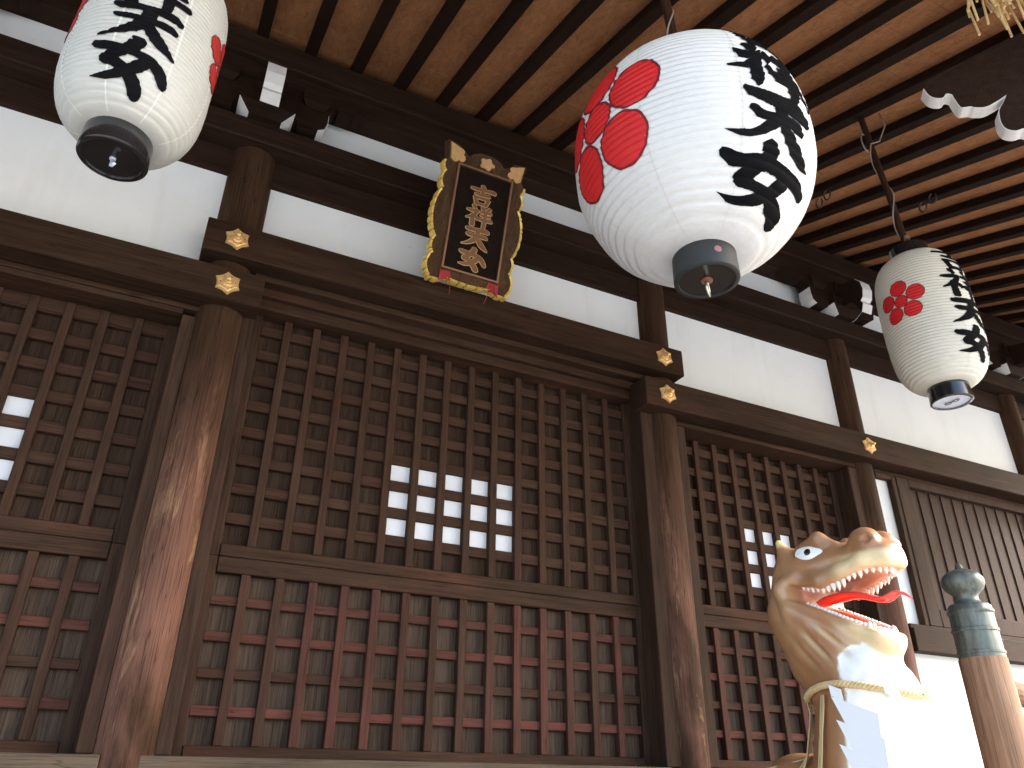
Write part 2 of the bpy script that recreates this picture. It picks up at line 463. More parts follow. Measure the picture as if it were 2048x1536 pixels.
# bracket sets on every pillar
def bracket(x):
    m = MB()
    # tapered bearing block
    m.add([(x-.10, -.17, 3.714), (x+.10, -.17, 3.714), (x+.10, .04, 3.714), (x-.10, .04, 3.714),
           (x-.17, -.20, 3.80), (x+.17, -.20, 3.80), (x+.17, .04, 3.80), (x-.17, .04, 3.80),
           (x-.17, -.20, 3.885), (x+.17, -.20, 3.885), (x+.17, .04, 3.885), (x-.17, .04, 3.885)],
          [(0, 1, 5, 4), (1, 2, 6, 5), (2, 3, 7, 6), (3, 0, 4, 7), (4, 5, 9, 8), (5, 6, 10, 9), (6, 7, 11, 10), (7, 4, 8, 11), (8, 9, 10, 11), (3, 2, 1, 0)])
    # lateral arm with rounded ends and carved cloud tails
    prof = [(0, 3.80)]
    half = [(.20, 3.80), (.205, 3.77), (.33, 3.775), (.37, 3.80), (.385, 3.86), (.385, 3.93), (.405, 3.99), (.44, 4.02),
            (.445, 3.995), (.50, 3.998), (.54, 4.02), (.555, 4.01), (.60, 4.035), (.62, 4.028), (.65, 4.061)]
    poly = [(x+u, z) for u, z in half] + [(x-u, z) for u, z in half[::-1]]
    m.prism(poly, lambda p: (p[0], -.155, p[1]), lambda p: (p[0], -.02, p[1]))
    # small bearing blocks
    for sx in (-.29, 0, .29):
        xx = x+sx
        m.add([(xx-.06, -.17, 3.93), (xx+.06, -.17, 3.93), (xx+.06, -.02, 3.93), (xx-.06, -.02, 3.93),
               (xx-.09, -.19, 3.98), (xx+.09, -.19, 3.98), (xx+.09, -.02, 3.98), (xx-.09, -.02, 3.98),
               (xx-.09, -.19, 4.058), (xx+.09, -.19, 4.058), (xx+.09, -.02, 4.058), (xx-.09, -.02, 4.058)],
              [(0, 1, 5, 4), (1, 2, 6, 5), (2, 3, 7, 6), (3, 0, 4, 7), (4, 5, 9, 8), (5, 6, 10, 9), (6, 7, 11, 10), (7, 4, 8, 11), (8, 9, 10, 11), (3, 2, 1, 0)])
    b = hp(m, 'bracket_set', M_brkt)
    # nose running out of the wall, white painted end
    nose = [(-.15, 3.80), (-.28, 3.79), (-.33, 3.72), (-.36, 3.645), (-.39, 3.715), (-.372, 3.75), (-.40, 3.775), (-.418, 3.85), (-.405, 3.93), (-.36, 3.985), (-.15, 4.03)]
    m = MB(); m.prism(nose, lambda p: (x-.055, p[0], p[1]), lambda p: (x+.055, p[0], p[1]))
    n_ = m.build('bracket_nose', M_brkt, b)
    face = nose[3:10]
    f2 = [(y-.004, z) for y, z in face]
    m = MB(); m.prism(face + f2[::-1], lambda p: (x-.056, p[0], p[1]), lambda p: (x+.056, p[0], p[1]))
    m.build('white_nose_end', M_wpaint, b)
    # white painted end grain of the lateral arm
    for sx in (-1, 1):
        m = MB()
        e0 = [(.33, 3.775), (.37, 3.80), (.385, 3.86), (.385, 3.93)]
        e1 = [(u+.003, z-.002) for u, z in e0]
        m.prism([(x+sx*u, z) for u, z in e0 + e1[::-1]], lambda p: (p[0], -.153, p[1]), lambda p: (p[0], -.022, p[1]))
        m.build('white_arm_end', M_wpaint, b); m = MB()
        m.add([(x+sx*.10, -.168, 3.716), (x+sx*.168, -.198, 3.80), (x+sx*.168, .0, 3.80), (x+sx*.10, .0, 3.716),
               (x+sx*.104, -.168, 3.713), (x+sx*.173, -.198, 3.80), (x+sx*.173, .0, 3.80), (x+sx*.104, .0, 3.713)],
              [(0, 1, 2, 3), (4, 5, 6, 7), (0, 1, 5, 4), (1, 2, 6, 5), (2, 3, 7, 6), (3, 0, 4, 7)])
        m.build('white_block_side', M_wpaint, b)
for x, r in PILL: bracket(x)

# rafters, boards, eave
SL = .358
EY = -3.5
def zr(y): return 4.444 + SL*(y+.14)
cs, sn = 1/math.hypot(1, SL), SL/math.hypot(1, SL)
def slab(m, x0, x1, y0, y1, h0, h1, b=.003):
    m.box(x0, x1, y0/cs, y1/cs, h0, h1, b=b, xf=lambda p: Vector((p.x, p.y*cs - p.z*sn, 4.444 + SL*.14 + p.y*sn + p.z*cs)))
RX0, NR = -.03 - .325*22, 53
for k in range(NR):
    x0 = RX0 + .325*k
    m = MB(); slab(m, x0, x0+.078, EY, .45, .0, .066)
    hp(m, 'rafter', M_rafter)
m = MB()
y = EY-.1
while y < .5:
    slab(m, RX0-.2, RX0+.325*NR+.1, y, min(y+.245, .5), .067, .090, b=.002); y += .247
hp(m, 'roof_board', M_roofbd)
m = MB(); slab(m, RX0-.3, RX0+.325*NR+.2, EY-.30, .6, .092, .34); slab(m, RX0-.3, RX0+.325*NR+.2, EY-.42, EY-.302, .12, .36)
hp(m, 'roof', M_mattblk)
m = MB(); slab(m, RX0-.2, RX0+.325*NR+.1, EY-.06, EY-.002, -.03, .066)
hp(m, 'eave_fascia', M_beam)

# rear slope of the roof, closing the hall
m = MB()
zt = zr(.6)+.1
m.add([(RX0-.3, .55, zt), (RX0+.325*NR+.2, .55, zt), (RX0+.325*NR+.2, 4.5, zt+1.9), (RX0-.3, 4.5, zt+1.9), (RX0-.3, 9, 3.2), (RX0+.325*NR+.2, 9, 3.2),
       (RX0-.3, .55, zt+.25), (RX0+.325*NR+.2, .55, zt+.25), (RX0+.325*NR+.2, 4.5, zt+2.15), (RX0-.3, 4.5, zt+2.15), (RX0-.3, 9, 3.45), (RX0+.325*NR+.2, 9, 3.45)],
      [(0, 1, 2, 3), (3, 2, 5, 4), (6, 7, 8, 9), (9, 8, 11, 10), (0, 1, 7, 6), (4, 5, 11, 10)])
hp(m, 'roof', M_mattblk)

# ------------------------------------------------------------------ lattice doors
YV, YH, YB = .150, .168, .205
def lattice_door(x0, x1, bars, panes, seed, label, top=2.50, stile_l=None, stile_r=None):
    rn = random.Random(seed)
    fr = MB()
    fr.box(stile_l, stile_r, YV-.004, .25, 1.034, 1.097, b=.004)
    fr.box(stile_l, stile_r, YV-.004, .25, .951, 1.031, b=.004)
    d = hp(fr, 'lattice_door', M_railx, label)
    br_ = MB(); br_.box(stile_l, stile_r, YV-.002, .25, .10, .152, b=.004); br_.build('bottom_rail', M_railx, d)
    for q in ((x0, stile_l-.001, 1.034, top), (stile_r+.001, x1, 1.034, top), (x0, stile_l-.001, .10, 1.032), (stile_r+.001, x1, .10, 1.032)):
        sm = MB(); sm.box(q[0], q[1], YV+.004, .25, q[2], q[3], b=.003); sm.build('stile', M_jamb, d)
    v = MB(); h = MB(); bl = MB(); bk = MB(); pn = MB()
    wv = .046
    for xb in bars:
        t1 = rn.uniform(0, .22); t2 = rn.choice([.15, .35, .6, .8])*rn.uniform(.7, 1)
        v.box(xb, xb+wv, YV, YV+.05, 1.098, top-.001, b=.003, tint=t1)
        v.box(xb, xb+wv, YV+.001, YV+.05, .153, .950, b=.003, tint=t2)
    for k in range(8):
        z1 = 1.271 + .1655*k
        if z1 > top - .02: continue
        h.box(stile_l, stile_r, YH, YH+.035, z1-.060, z1, b=.003, tint=rn.uniform(0, .15))
    for k, z1 in enumerate((.838, .664, .493, .324)):
        h.box(stile_l, stile_r, YH, YH+.035, z1-.046, z1, b=.003, tint=(.55, .85, .12, .95)[k]*rn.uniform(.85, 1))
    bz = list(bars)
    # backing boards, one plank for each pair of columns
    ed = [x0+.01] + [b_+.023 for b_ in bars[1::2]] + [x1-.01]
    for a, b_ in zip(ed[:-1], ed[1:]):
        dy = rn.uniform(-.003, .003)
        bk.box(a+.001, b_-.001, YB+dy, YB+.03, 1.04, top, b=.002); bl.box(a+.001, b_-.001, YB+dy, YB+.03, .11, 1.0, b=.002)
    for (pa, pb) in panes:
        for k in range(3):
            pn.box(pa, pb, YB-.012, YB-.005, 1.271+.1655*k-.004, 1.271+.1655*(k+1)-.056, b=.001)
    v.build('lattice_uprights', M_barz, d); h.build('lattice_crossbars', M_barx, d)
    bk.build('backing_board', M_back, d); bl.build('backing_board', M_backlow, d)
    if pn.v: pn.build('paper_panes', M_pane, d)
cb = [.503 + .1742*k for k in range(14)]
lattice_door(.320, 2.990, cb, [(cb[k]+.040, cb[k+1]+.006) for k in range(4, 9)], 3, 'wide middle lattice door with fifteen white paper panes', 2.489, .376, 2.943)
rb = [3.565 + .1738*k for k in range(8)]
lattice_door(3.375, 5.014, rb, [(rb[k]+.040, rb[k+1]+.006) for k in range(2, 5)], 5, 'narrow lattice door beside the white plaster strip', 2.32, 3.44, 4.955)
lb = [-.290 - .169*k for k in range(8)][::-1]
lattice_door(-1.70, -.058, lb, [(lb[k]+.040, lb[k+1]+.006) for k in range(2, 5)], 9, 'narrow lattice door at the near end of the facade', 2.285, -1.63, -.127)
# header panel behind lattice tops
m = MB(); m.box(-1.7, -.06, .16, .24, 2.21, 2.288)
hp(m, 'door_head', M_railx)

# right hand bay: plaster strip, shutter of ridged boards, beam below
m = MB()
m.box(5.557, 5.700, -.012, .045, 1.112, 2.328, b=.005); m.box(7.30, 7.43, -.012, .045, 1.112, 2.328, b=.005)
m.box(5.702, 7.298, -.010, .045, 2.262, 2.328, b=.005); m.box(5.702, 7.298, -.012, .045, 1.112, 1.245, b=.005)
sh = hp(m, 'board_shutter', M_shut, 'shutter of upright overlapping boards in a timber frame')
m = MB()
k = 0; x = 5.702
while x < 7.29:
    x1 = min(x+.147, 7.298)
    m.add([(x, .031, 1.246), (x1, .042, 1.246), (x1, .049, 1.246), (x, .049, 1.246), (x, .031, 2.261), (x1, .042, 2.261), (x1, .049, 2.261), (x, .049, 2.261)],
          [(0, 1, 5, 4), (1, 2, 6, 5), (2, 3, 7, 6), (3, 0, 4, 7), (4, 5, 6, 7), (3, 2, 1, 0)]); x += .147
m.build('shutter_boards', M_shut, sh)
boxes('board_shutter', M_shut, [(7.70, XR-.22, -.004, .049, 1.112, 2.328), (7.70, XR-.22, .02, .049, 2.60, 3.34)])
boxes('window_frame', M_jamb, [(5.318, 7.45, -.016, .049, 1.075, 1.110), (5.505, 5.555, -.006, .049, 1.112, 2.328), (5.318, 5.503, -.006, .049, 2.29, 2.328)])
m = MB(); m.box(5.30, 7.45, -.05, .049, .905, 1.073)
hp(m, 'waist_beam', M_beam)
boxes('board_shutter', M_shut, [(XL, -1.98, .0, .048, 1.072, 2.32)]); boxes('waist_beam', M_beam, [(XL, -1.98, -.05, .05, .9, 1.07)]); boxes('plaster_wall', M_plaster, [(XL, -1.98, .01, .05, .10, .898)])

# gilt nail covers
def nail_cover(x, z, y):
    m = MB(); n = 6
    ring = []
    for i in range(n*4):
        a = 2*PI*i/(n*4) + PI/6 + .12
        ph = (i % 4)
        r = (.075, .062, .058, .062)[ph]
        ring.append((r*math.cos(a), r*math.sin(a)))
    m.prism(ring, lambda p: (x+p[0], y, z+p[1]), lambda p: (x+p[0]*.93, y-.010, z+p[1]*.93))
    m.prism([(p[0]*.80, p[1]*.80) for p in ring], lambda p: (x+p[0], y-.0095, z+p[1]), lambda p: (x+p[0]*.86, y-.0145, z+p[1]*.86))
    o = hp(m, 'nail_cover', M_gold, 'six pointed gilt nail cover')
    b = MB()
    xf = lambda r, d: [(x+r*math.cos(2*PI*k/28), y-d, z+r*math.sin(2*PI*k/28)) for k in range(28)]
    prof = [(.030, .012), (.030, .019), (.024, .022), (.020, .022), (.018, .032), (.010, .034), (.008, .044), (.012, .050), (.012, .056), (.006, .062), (.0005, .063)]
    vs = []; fs = []
    for r, d in prof: vs += xf(r, d)
    for i in range(len(prof)-1):
        for k in range(28): fs.append((i*28+k, i*28+(k+1) % 28, (i+1)*28+(k+1) % 28, (i+1)*28+k))
    b.add(vs, fs)
    b.build('boss', M_gold, o, autosmooth=35)
    for i in range(6):
        a = 2*PI*i/6 + PI/6 + .12 + PI/6
        hl = MB(); hl.lathe([(.0035, -.0012), (.0001, -.0015)], (0, 0, 0), 8)
        hl.v = [(x+.040*math.cos(a)+px, y-.0148+pz*.3, z+.040*math.sin(a)+py) for px, py, pz in hl.v]
        hl.build('nail_hole', M_wire, o)
for (x, z, y) in ((.127, 2.770, -.140), (.127, 2.462, -.142), (3.134, 2.778, -.140), (3.132, 2.476, -.142), (5.140, 2.474, -.142), (-1.86, 2.462, -.142)):
    nail_cover(x, z, y)

# cable hooks under the rafters
def hook(x, y):
    z = zr(y)
    for dx in (0, .10):
        m = MB()
        pts = [(x+.02+dx*.2, y+dx-.0+.03*math.sin(a), z-.045+.045*math.cos(a)) for a in np.linspace(0, 5.2, 18)]
        m.tube(pts, .006, 6)
        hp(m, 'cable_hook', M_wire)
hook(4.20, -.96); hook(4.77, -1.41)

# carved nose under the porch eave, dark with white painted lower edges
e_ = Vector((.74, -.67, 0)).normalized(); t_ = Vector((.67, .74, 0)).normalized()
O_ = Vector((2.798, -2.60, 0))
cprof = [(0, 3.593), (.012, 3.545), (.025, 3.522), (.045, 3.505), (.071, 3.497), (.085, 3.502), (.099, 3.520), (.115, 3.518), (.129, 3.507), (.136, 3.454), (.149, 3.404), (.170, 3.396), (.196, 3.394), (.21, 3.384), (.25, 3.371), (.28, 3.374), (.302, 3.383), (.345, 3.405), (.387, 3.431),
         (.355, 3.377), (.330, 3.34), (.319, 3.310), (.310, 3.246), (.317, 3.20), (.335, 3.177), (.365, 3.164), (.401, 3.170), (.43, 3.155), (.48, 3.16), (.54, 3.20), (.62, 3.27), (.80, 3.33), (1.05, 3.37), (1.05, 4.14), (.80, 4.24), (.78, 3.95), (.62, 3.88), (.5, 3.82), (.2, 3.72), (.03, 3.65)]
def smooth_poly(P, cusp, n=6):
    out = []
    for i in range(len(P)-1):
        a, b = np.array(P[i]), np.array(P[i+1])
        p0 = a if i in cusp or i == 0 else np.array(P[i-1]); p3 = b if (i+1) in cusp or i+2 >= len(P) else np.array(P[i+2])
        for k in range(n):
            t = k/n
            q = .5*(2*a + (b-p0)*t + (2*p0-5*a+4*b-p3)*t*t + (3*a-p0-3*b+p3)*t**3)
            out.append((float(q[0]), float(q[1])))
    return out + [tuple(P[-1])]
low = smooth_poly(cprof[:32], (0, 5, 8, 13, 18), 6)
NLOW = len(low)
cprof = [(u*.8, v*.8) for u, v in low + cprof[32:]]
CARVE = (O_, e_, t_, cprof)

# ------------------------------------------------------------------ brush lettering (strokes: x, y, width in a 100 x 100 box)
CH = {
 'kichi': [[(6, 25, 7), (30, 25, 10), (60, 22, 9), (92, 20, 12), (96, 27, 5)], [(47, 2, 9), (52, 14, 12), (51, 32, 11), (50, 47, 11)], [(22, 46, 6), (40, 47, 9), (78, 43, 9)],
           [(24, 60, 10), (28, 74, 10), (34, 92, 11)], [(27, 62, 8), (50, 61, 8), (76, 60, 11)], [(76, 61, 11), (72, 76, 10), (67, 91, 10)], [(33, 89, 8), (67, 87, 8)]],
 'sho': [[(22, 2, 6), (28, 8, 10), (33, 15, 7)], [(3, 28, 6), (20, 28, 10), (42, 24, 9)], [(41, 25, 9), (33, 42, 10), (20, 56, 9), (2, 66, 3)], [(26, 46, 10), (26, 66, 12), (28, 94, 13)],
         [(33, 48, 6), (40, 56, 10), (46, 63, 7)], [(57, 2, 7), (62, 9, 10), (66, 16, 7)], [(88, 0, 9), (82, 9, 9), (77, 16, 6)], [(50, 24, 6), (66, 24, 9), (94, 21, 9)],
         [(55, 41, 6), (70, 41, 8), (91, 38, 8)], [(46, 60, 6), (66, 60, 10), (99, 56, 10)], [(72, 22, 9), (72, 60, 11), (71, 98, 9)]],
 'ten': [[(10, 13, 7), (18, 16, 12), (50, 14, 12), (86, 12, 14), (93, 19, 7)], [(14, 39, 6), (22, 41, 11), (52, 40, 10), (84, 39, 12), (90, 45, 6)],
         [(55, 14, 13), (53, 40, 15), (42, 62, 14), (22, 80, 9), (0, 90, 2)], [(54, 46, 10), (64, 64, 14), (78, 82, 14), (98, 99, 3)]],
 'jo': [[(46, 0, 6), (52, 6, 15), (46, 22, 14), (32, 40, 13), (20, 52, 15), (24, 58, 11)], [(22, 52, 14), (42, 64, 13), (58, 80, 15), (66, 95, 15), (67, 99, 12)],
        [(72, 32, 10), (62, 52, 14), (46, 68, 12), (24, 80, 9), (0, 82, 2)], [(0, 24, 8), (10, 28, 13), (40, 30, 12), (66, 34, 13), (84, 46, 14), (96, 66, 10), (98, 72, 4)]],
}
ORDER = ['kichi', 'sho', 'ten', 'jo']

def stroke_pts(st, step=2.2):
    """resample a stroke by a Catmull-Rom curve: list of (x, y, w)"""
    P = [np.array(p, float) for p in st]
    if len(P) == 2: P = [P[0], (P[0]+P[1])/2, P[1]]
    Q = [2*P[0]-P[1]] + P + [2*P[-1]-P[-2]]
    out = []
    for i in range(1, len(Q)-2):
        n = max(2, int(np.linalg.norm((Q[i+1]-Q[i])[:2])/step))
        for k in range(n):
            t = k/n
            out.append(.5*((2*Q[i]) + (-Q[i-1]+Q[i+1])*t + (2*Q[i-1]-5*Q[i]+4*Q[i+1]-Q[i+2])*t*t + (-Q[i-1]+3*Q[i]-3*Q[i+1]+Q[i+2])*t**3))
    out.append(P[-1])
    return out

def stroke_ribbon(mb, st, f, wk=1.0, across=6, grow=0.0, lift=0.0, rn=random, jag=.05):
    P = stroke_pts(st)
    rows = []
    n = len(P)
    for i in range(n):
        d = P[min(i+1, n-1)][:2] - P[max(i-1, 0)][:2]
        L = np.linalg.norm(d); d = d/L if L > 0 else np.array((1., 0.))
        rows.append([P[i][:2], d, max(P[i][2], .5)*wk/2 + grow])
    # rounded caps
    def cap(p, d, w_, sgn):
        out = []
        for a in (30, 60, 82):
            an = math.radians(a)
            out.append([p + sgn*d*w_*.62*math.sin(an), d, max(w_*math.cos(an), .15)])
        return out
    rows = cap(rows[0][0], rows[0][1], rows[0][2], -1)[::-1] + rows + cap(rows[-1][0], rows[-1][1], rows[-1][2], 1)
    vs, fs = [], []
    for p, d, w_ in rows:
        nn = np.array((-d[1], d[0]))
        w1 = w_*(1+rn.uniform(-jag, jag)); w2 = w_*(1+rn.uniform(-jag, jag))
        for k in range(across+1):
            t = k/across
            q = p + nn*(-w1 + (w1+w2)*t)
            vs.append(f(q[0], q[1], lift))
    for i in range(len(rows)-1):
        for k in range(across):
            a = i*(across+1)+k
            fs.append((a, a+1, a+across+2, a+across+1))
    mb.add(vs, fs)

# ------------------------------------------------------------------ paper lanterns
# broad brush strokes of the large lantern: (angle, height) of both edges, on the lantern skin
BRUSH = [
 [(-0.294,-0.074,-0.275,-0.063),(-0.273,-0.1,-0.235,-0.068),(-0.188,-0.121,-0.139,-0.069),(-0.044,-0.13,0.018,-0.07),(0.09,-0.132,0.187,-0.064),(0.219,-0.136,0.327,-0.078),(0.304,-0.138,0.389,-0.099),(0.378,-0.132,0.393,-0.125)],
 [(-0.254,-0.156,-0.241,-0.146),(-0.239,-0.171,-0.199,-0.143),(-0.165,-0.191,-0.13,-0.156),(-0.043,-0.191,-0.02,-0.154),(0.065,-0.183,0.103,-0.146),(0.171,-0.185,0.234,-0.146),(0.243,-0.189,0.305,-0.163),(0.301,-0.192,0.312,-0.188)],
 [(-0.009,-0.094,0.143,-0.056),(-0.018,-0.139,0.13,-0.115),(-0.03,-0.16,0.081,-0.175),(-0.109,-0.198,-0.046,-0.227),(-0.209,-0.234,-0.187,-0.259),(-0.318,-0.24,-0.319,-0.264),(-0.396,-0.243,-0.403,-0.256),(-0.456,-0.243,-0.457,-0.245)],
 [(-0.001,-0.174,0.079,-0.146),(0.061,-0.216,0.155,-0.184),(0.144,-0.25,0.251,-0.215),(0.247,-0.278,0.357,-0.242),(0.373,-0.289,0.445,-0.264),(0.49,-0.284,0.496,-0.281)],
 [(-0.114,-0.271,-0.034,-0.251),(-0.104,-0.293,0.037,-0.262),(-0.081,-0.295,0.077,-0.295),(-0.116,-0.31,0.005,-0.329),(-0.197,-0.334,-0.069,-0.358),(-0.289,-0.357,-0.166,-0.383),(-0.342,-0.37,-0.243,-0.393),(-0.35,-0.378,-0.293,-0.394)],
 [(-0.34,-0.389,-0.319,-0.367),(-0.261,-0.398,-0.235,-0.365),(-0.095,-0.4,-0.078,-0.375),(0.039,-0.404,0.087,-0.381),(0.138,-0.415,0.262,-0.391),(0.242,-0.428,0.461,-0.402),(0.354,-0.436,0.594,-0.421),(0.431,-0.446,0.627,-0.44),(0.52,-0.45,0.583,-0.449)],
 [(0.208,-0.334,0.338,-0.334),(0.136,-0.36,0.331,-0.366),(0.074,-0.385,0.238,-0.399),(-0.035,-0.402,0.096,-0.423),(-0.174,-0.416,-0.111,-0.434),(-0.298,-0.418,-0.298,-0.434),(-0.409,-0.416,-0.426,-0.423),(-0.507,-0.411,-0.509,-0.412)],
 [(-0.506,-0.311,-0.474,-0.299),(-0.478,-0.331,-0.414,-0.304),(-0.375,-0.351,-0.341,-0.313),(-0.245,-0.35,-0.255,-0.315),(-0.11,-0.348,-0.109,-0.307),(0.057,-0.347,0.086,-0.308),(0.234,-0.349,0.294,-0.312),(0.4,-0.349,0.493,-0.316),(0.502,-0.353,0.619,-0.328),(0.595,-0.359,0.658,-0.348)],
 [(-0.241,0.155,-0.227,0.17),(-0.197,0.135,-0.152,0.18),(-0.125,0.129,-0.082,0.167)],
 [(-0.327,0.118,-0.316,0.128),(-0.281,0.081,-0.247,0.12),(-0.192,0.083,-0.169,0.123),(-0.087,0.11,-0.061,0.154)],
 [(-0.099,0.137,-0.066,0.105),(-0.172,0.095,-0.142,0.054),(-0.229,0.061,-0.228,0.026),(-0.308,0.042,-0.315,0.021),(-0.393,0.031,-0.394,0.028)],
 [(-0.194,0.073,-0.081,0.101),(-0.211,0.019,-0.098,0.049),(-0.211,-0.025,-0.087,0.017),(-0.18,-0.048,-0.1,-0.021),(-0.152,-0.054,-0.126,-0.047)],
 [(-0.107,0.11,-0.04,0.156),(-0.066,0.091,0.001,0.134),(-0.026,0.078,0.014,0.102)],
 [(-0.138,0.225,-0.112,0.246),(-0.061,0.206,0.029,0.268),(0.045,0.217,0.102,0.252)],
 [(-0.029,0.127,-0.01,0.14),(0.048,0.092,0.096,0.123),(0.145,0.083,0.163,0.094)],
 [(-0.076,0.052,-0.049,0.07),(-0.022,0.014,0.033,0.05),(0.052,-0.008,0.119,0.036),(0.134,-0.01,0.192,0.028)],
 [(0.036,0.066,0.061,0.082),(0.095,0.04,0.159,0.08),(0.191,0.032,0.265,0.074),(0.364,0.032,0.397,0.049)],
 [(0.084,0.132,0.239,0.215),(0.102,0.074,0.234,0.142),(0.12,0.015,0.267,0.084),(0.144,-0.037,0.307,0.034),(0.174,-0.064,0.277,-0.024),(0.209,-0.072,0.234,-0.063)],
 [(0.258,0.028,0.286,0.042),(0.343,0.001,0.396,0.027),(0.452,-0.03,0.469,-0.022)],
 [(0.015,0.13,0.045,0.151),(0.096,0.118,0.131,0.14),(0.218,0.097,0.252,0.117)],
]

RIB = [random.random() for _ in range(64)]
def lantern(label, cx, cy, cz, rm, hh, pw, ring_r, ribs, amp, paper, red, text, crests, pole_top, kind):
    """cx, cy and cz: centre (z from camera height)"""
    t = thing('paper_lantern', label, 'lantern', (cx, cy, cz + CZ - hh - .1), group='paper lanterns hanging under the eaves')
    O = Vector((0, 0, hh + .1))
    def base_r(tt):
        tt = max(-1, min(1, tt))
        return ring_r + (rm-ring_r)*(max(0, 1-abs(tt)**pw))**(1/1.6)
    def rad(z):
        tt = z/hh
        ph = (z+hh)/(2*hh)*ribs
        s = abs(math.sin(PI*ph))
        kr = int(ph) % 64
        return base_r(tt) + amp*(s**.5 - .6)*(.8+.4*RIB[kr])
    def P(phi, z, off=0.0):
        # phi = 0 looks out to -Y, positive towards +X
        r = rad(z) + off + rm*.006*math.sin(3*phi+1+2*z/hh) + rm*.004*math.sin(7*phi+5*z/hh)
        return Vector((r*math.sin(phi), -r*math.cos(phi), z)) + O
    per = 6
    NZ, NA = ribs*per, 112
    vs, fs = [], []
    zs = [hh*math.sin(PI/2*(2*i/NZ-1)*.0) for i in range(1)]
    zs = [-hh + 2*hh*i/NZ for i in range(NZ+1)]
    for z in zs:
        for k in range(NA): vs.append(P(2*PI*k/NA, z))
    for i in range(NZ):
        for k in range(NA):
            k2 = (k+1) % NA
            fs.append((i*NA+k, i*NA+k2, (i+1)*NA+k2, (i+1)*NA+k))
    m = MB(); m.add(vs, fs)
    sh = m.build('lantern_shade', paper, t, smooth=True)
    # pasted seams between the paper gores
    m = MB()
    for k in range(8):
        a0 = 2*PI*(k+.5)/8 + .09
        dw = .0035/ rm
        v2, f2 = [], []
        for i, z in enumerate(zs):
            if abs(z) > hh*.995: continue
            for da in (-dw, dw): v2.append(P(a0+da, z, .0012))
        for i in range(len(v2)//2-1): f2.append((2*i, 2*i+1, 2*i+3, 2*i+2))
        m.add(v2, f2)
    m.build('paper_seams', M_lseam, sh, smooth=True)
    # writing
    phi0, ztop, size, wk, pitch, xk = text
    m = MB(); rn = random.Random(5); li = 0
    if kind == 'big':
        for st in BRUSH:
            li += 1
            Q = [np.array(p) for p in st]; Q = [2*Q[0]-Q[1]] + Q + [2*Q[-1]-Q[-2]]
            rows = []
            for i in range(1, len(Q)-2):
                for k in range(14):
                    t_ = k/14
                    rows.append(.5*((2*Q[i]) + (-Q[i-1]+Q[i+1])*t_ + (2*Q[i-1]-5*Q[i]+4*Q[i+1]-Q[i+2])*t_*t_ + (-Q[i-1]+3*Q[i]-3*Q[i+1]+Q[i+2])*t_**3))
            rows.append(Q[-2])
            v2, f2, AC = [], [], 14
            for r_ in rows:
                a_, b_ = r_[:2].copy(), r_[2:].copy(); d_ = (b_-a_)
                a_ = a_ - d_*rn.uniform(-.02, .03); b_ = b_ + d_*rn.uniform(-.02, .03)
                for k in range(AC+1):
                    q_ = a_ + (b_-a_)*k/AC
                    v2.append(P(q_[0], max(-hh*.99, min(hh*.99, q_[1])), .0018 + .00008*li))
            for i in range(len(rows)-1):
                for k in range(AC):
                    a_ = i*(AC+1)+k; f2.append((a_, a_+1, a_+AC+2, a_+AC+1))
            m.add(v2, f2)
    for ci, ch in enumerate(ORDER if kind != 'big' else ORDER[:1]):
        zc = ztop - pitch*ci
        for st in CH[ch]:
            li += 1
            def f(u, v, lift, zc=zc, li=li):
                z = zc - size*(v/100)
                ph = phi0 + size*xk*(u-50)/100/rm
                z = max(-hh*.99, min(hh*.99, z))
                return P(ph, z, .0016 + .00025*li/4)
            stroke_ribbon(m, st, f, wk, 8, rn=rn)
    m.build('lettering', M_ink, sh, smooth=True)
    # plum blossom crest of five discs and a centre
    for (phi1, z1, cr) in crests:
        m = MB(); mo = MB()
        discs = [(0, 0, .276)] + [(.68*math.sin(2*PI*(k/5)), .68*math.cos(2*PI*(k/5)), .364) for k in range(5)]
        for (u0, v0, rr) in discs:
            for (mb, extra, off) in ((mo, .020, .0030), (m, 0, .0022)):
                v2, f2 = [], []
                NR_, NP = (26, 72) if mb is m else (3, 72)
                for i in range(NR_+1):
                    for k in range(NP):
                        a = 2*PI*k/NP
                        q = rr*cr*i/NR_ if mb is m else (rr - .012 + (.012+extra)*i/NR_)*cr
                        wob = 1 + .012*math.sin(9*a+u0*20)
                        v2.append(P(phi1 + (u0*cr + q*wob*math.cos(a))/rm, z1 + v0*cr + q*wob*math.sin(a), off))
                for i in range(NR_):
                    for k in range(NP):
                        k2 = (k+1) % NP
                        f2.append((i*NP+k, i*NP+k2, (i+1)*NP+k2, (i+1)*NP+k))
                mb.add(v2, f2)
        m.build('plum_crest', red, sh, smooth=True)
        mo.build('crest_outline', M_outline, sh, smooth=True)
    # bottom and top bands
    zb = -hh
    if kind == 'big':
        rr, hgt, mb_ = ring_r*.98, .105, M_mattblk
    else:
        rr, hgt, mb_ = ring_r*.99, .085, M_black
    m = MB(); m.lathe([(rr-.02, zb+.03), (rr, zb+.012), (rr+.003, zb-hgt+.004), (rr-.002, zb-hgt), (rr-.014, zb-hgt), (rr-.016, zb-hgt+.008)], O, 64)
    o = m.build('bottom_band', mb_, t, autosmooth=40)
    m = MB(); m.lathe([(rr-.012, zb-hgt+.006), (rr*.5, zb-hgt+.0065), (.0005, zb-hgt+.007), (.0005, zb-hgt+.02), (rr-.012, zb-hgt+.02)], O, 64)
    m.build('bottom_disc', M_disc if kind == 'far' else M_black, t, autosmooth=40)
    zb2 = zb-hgt+.006
    m = MB()
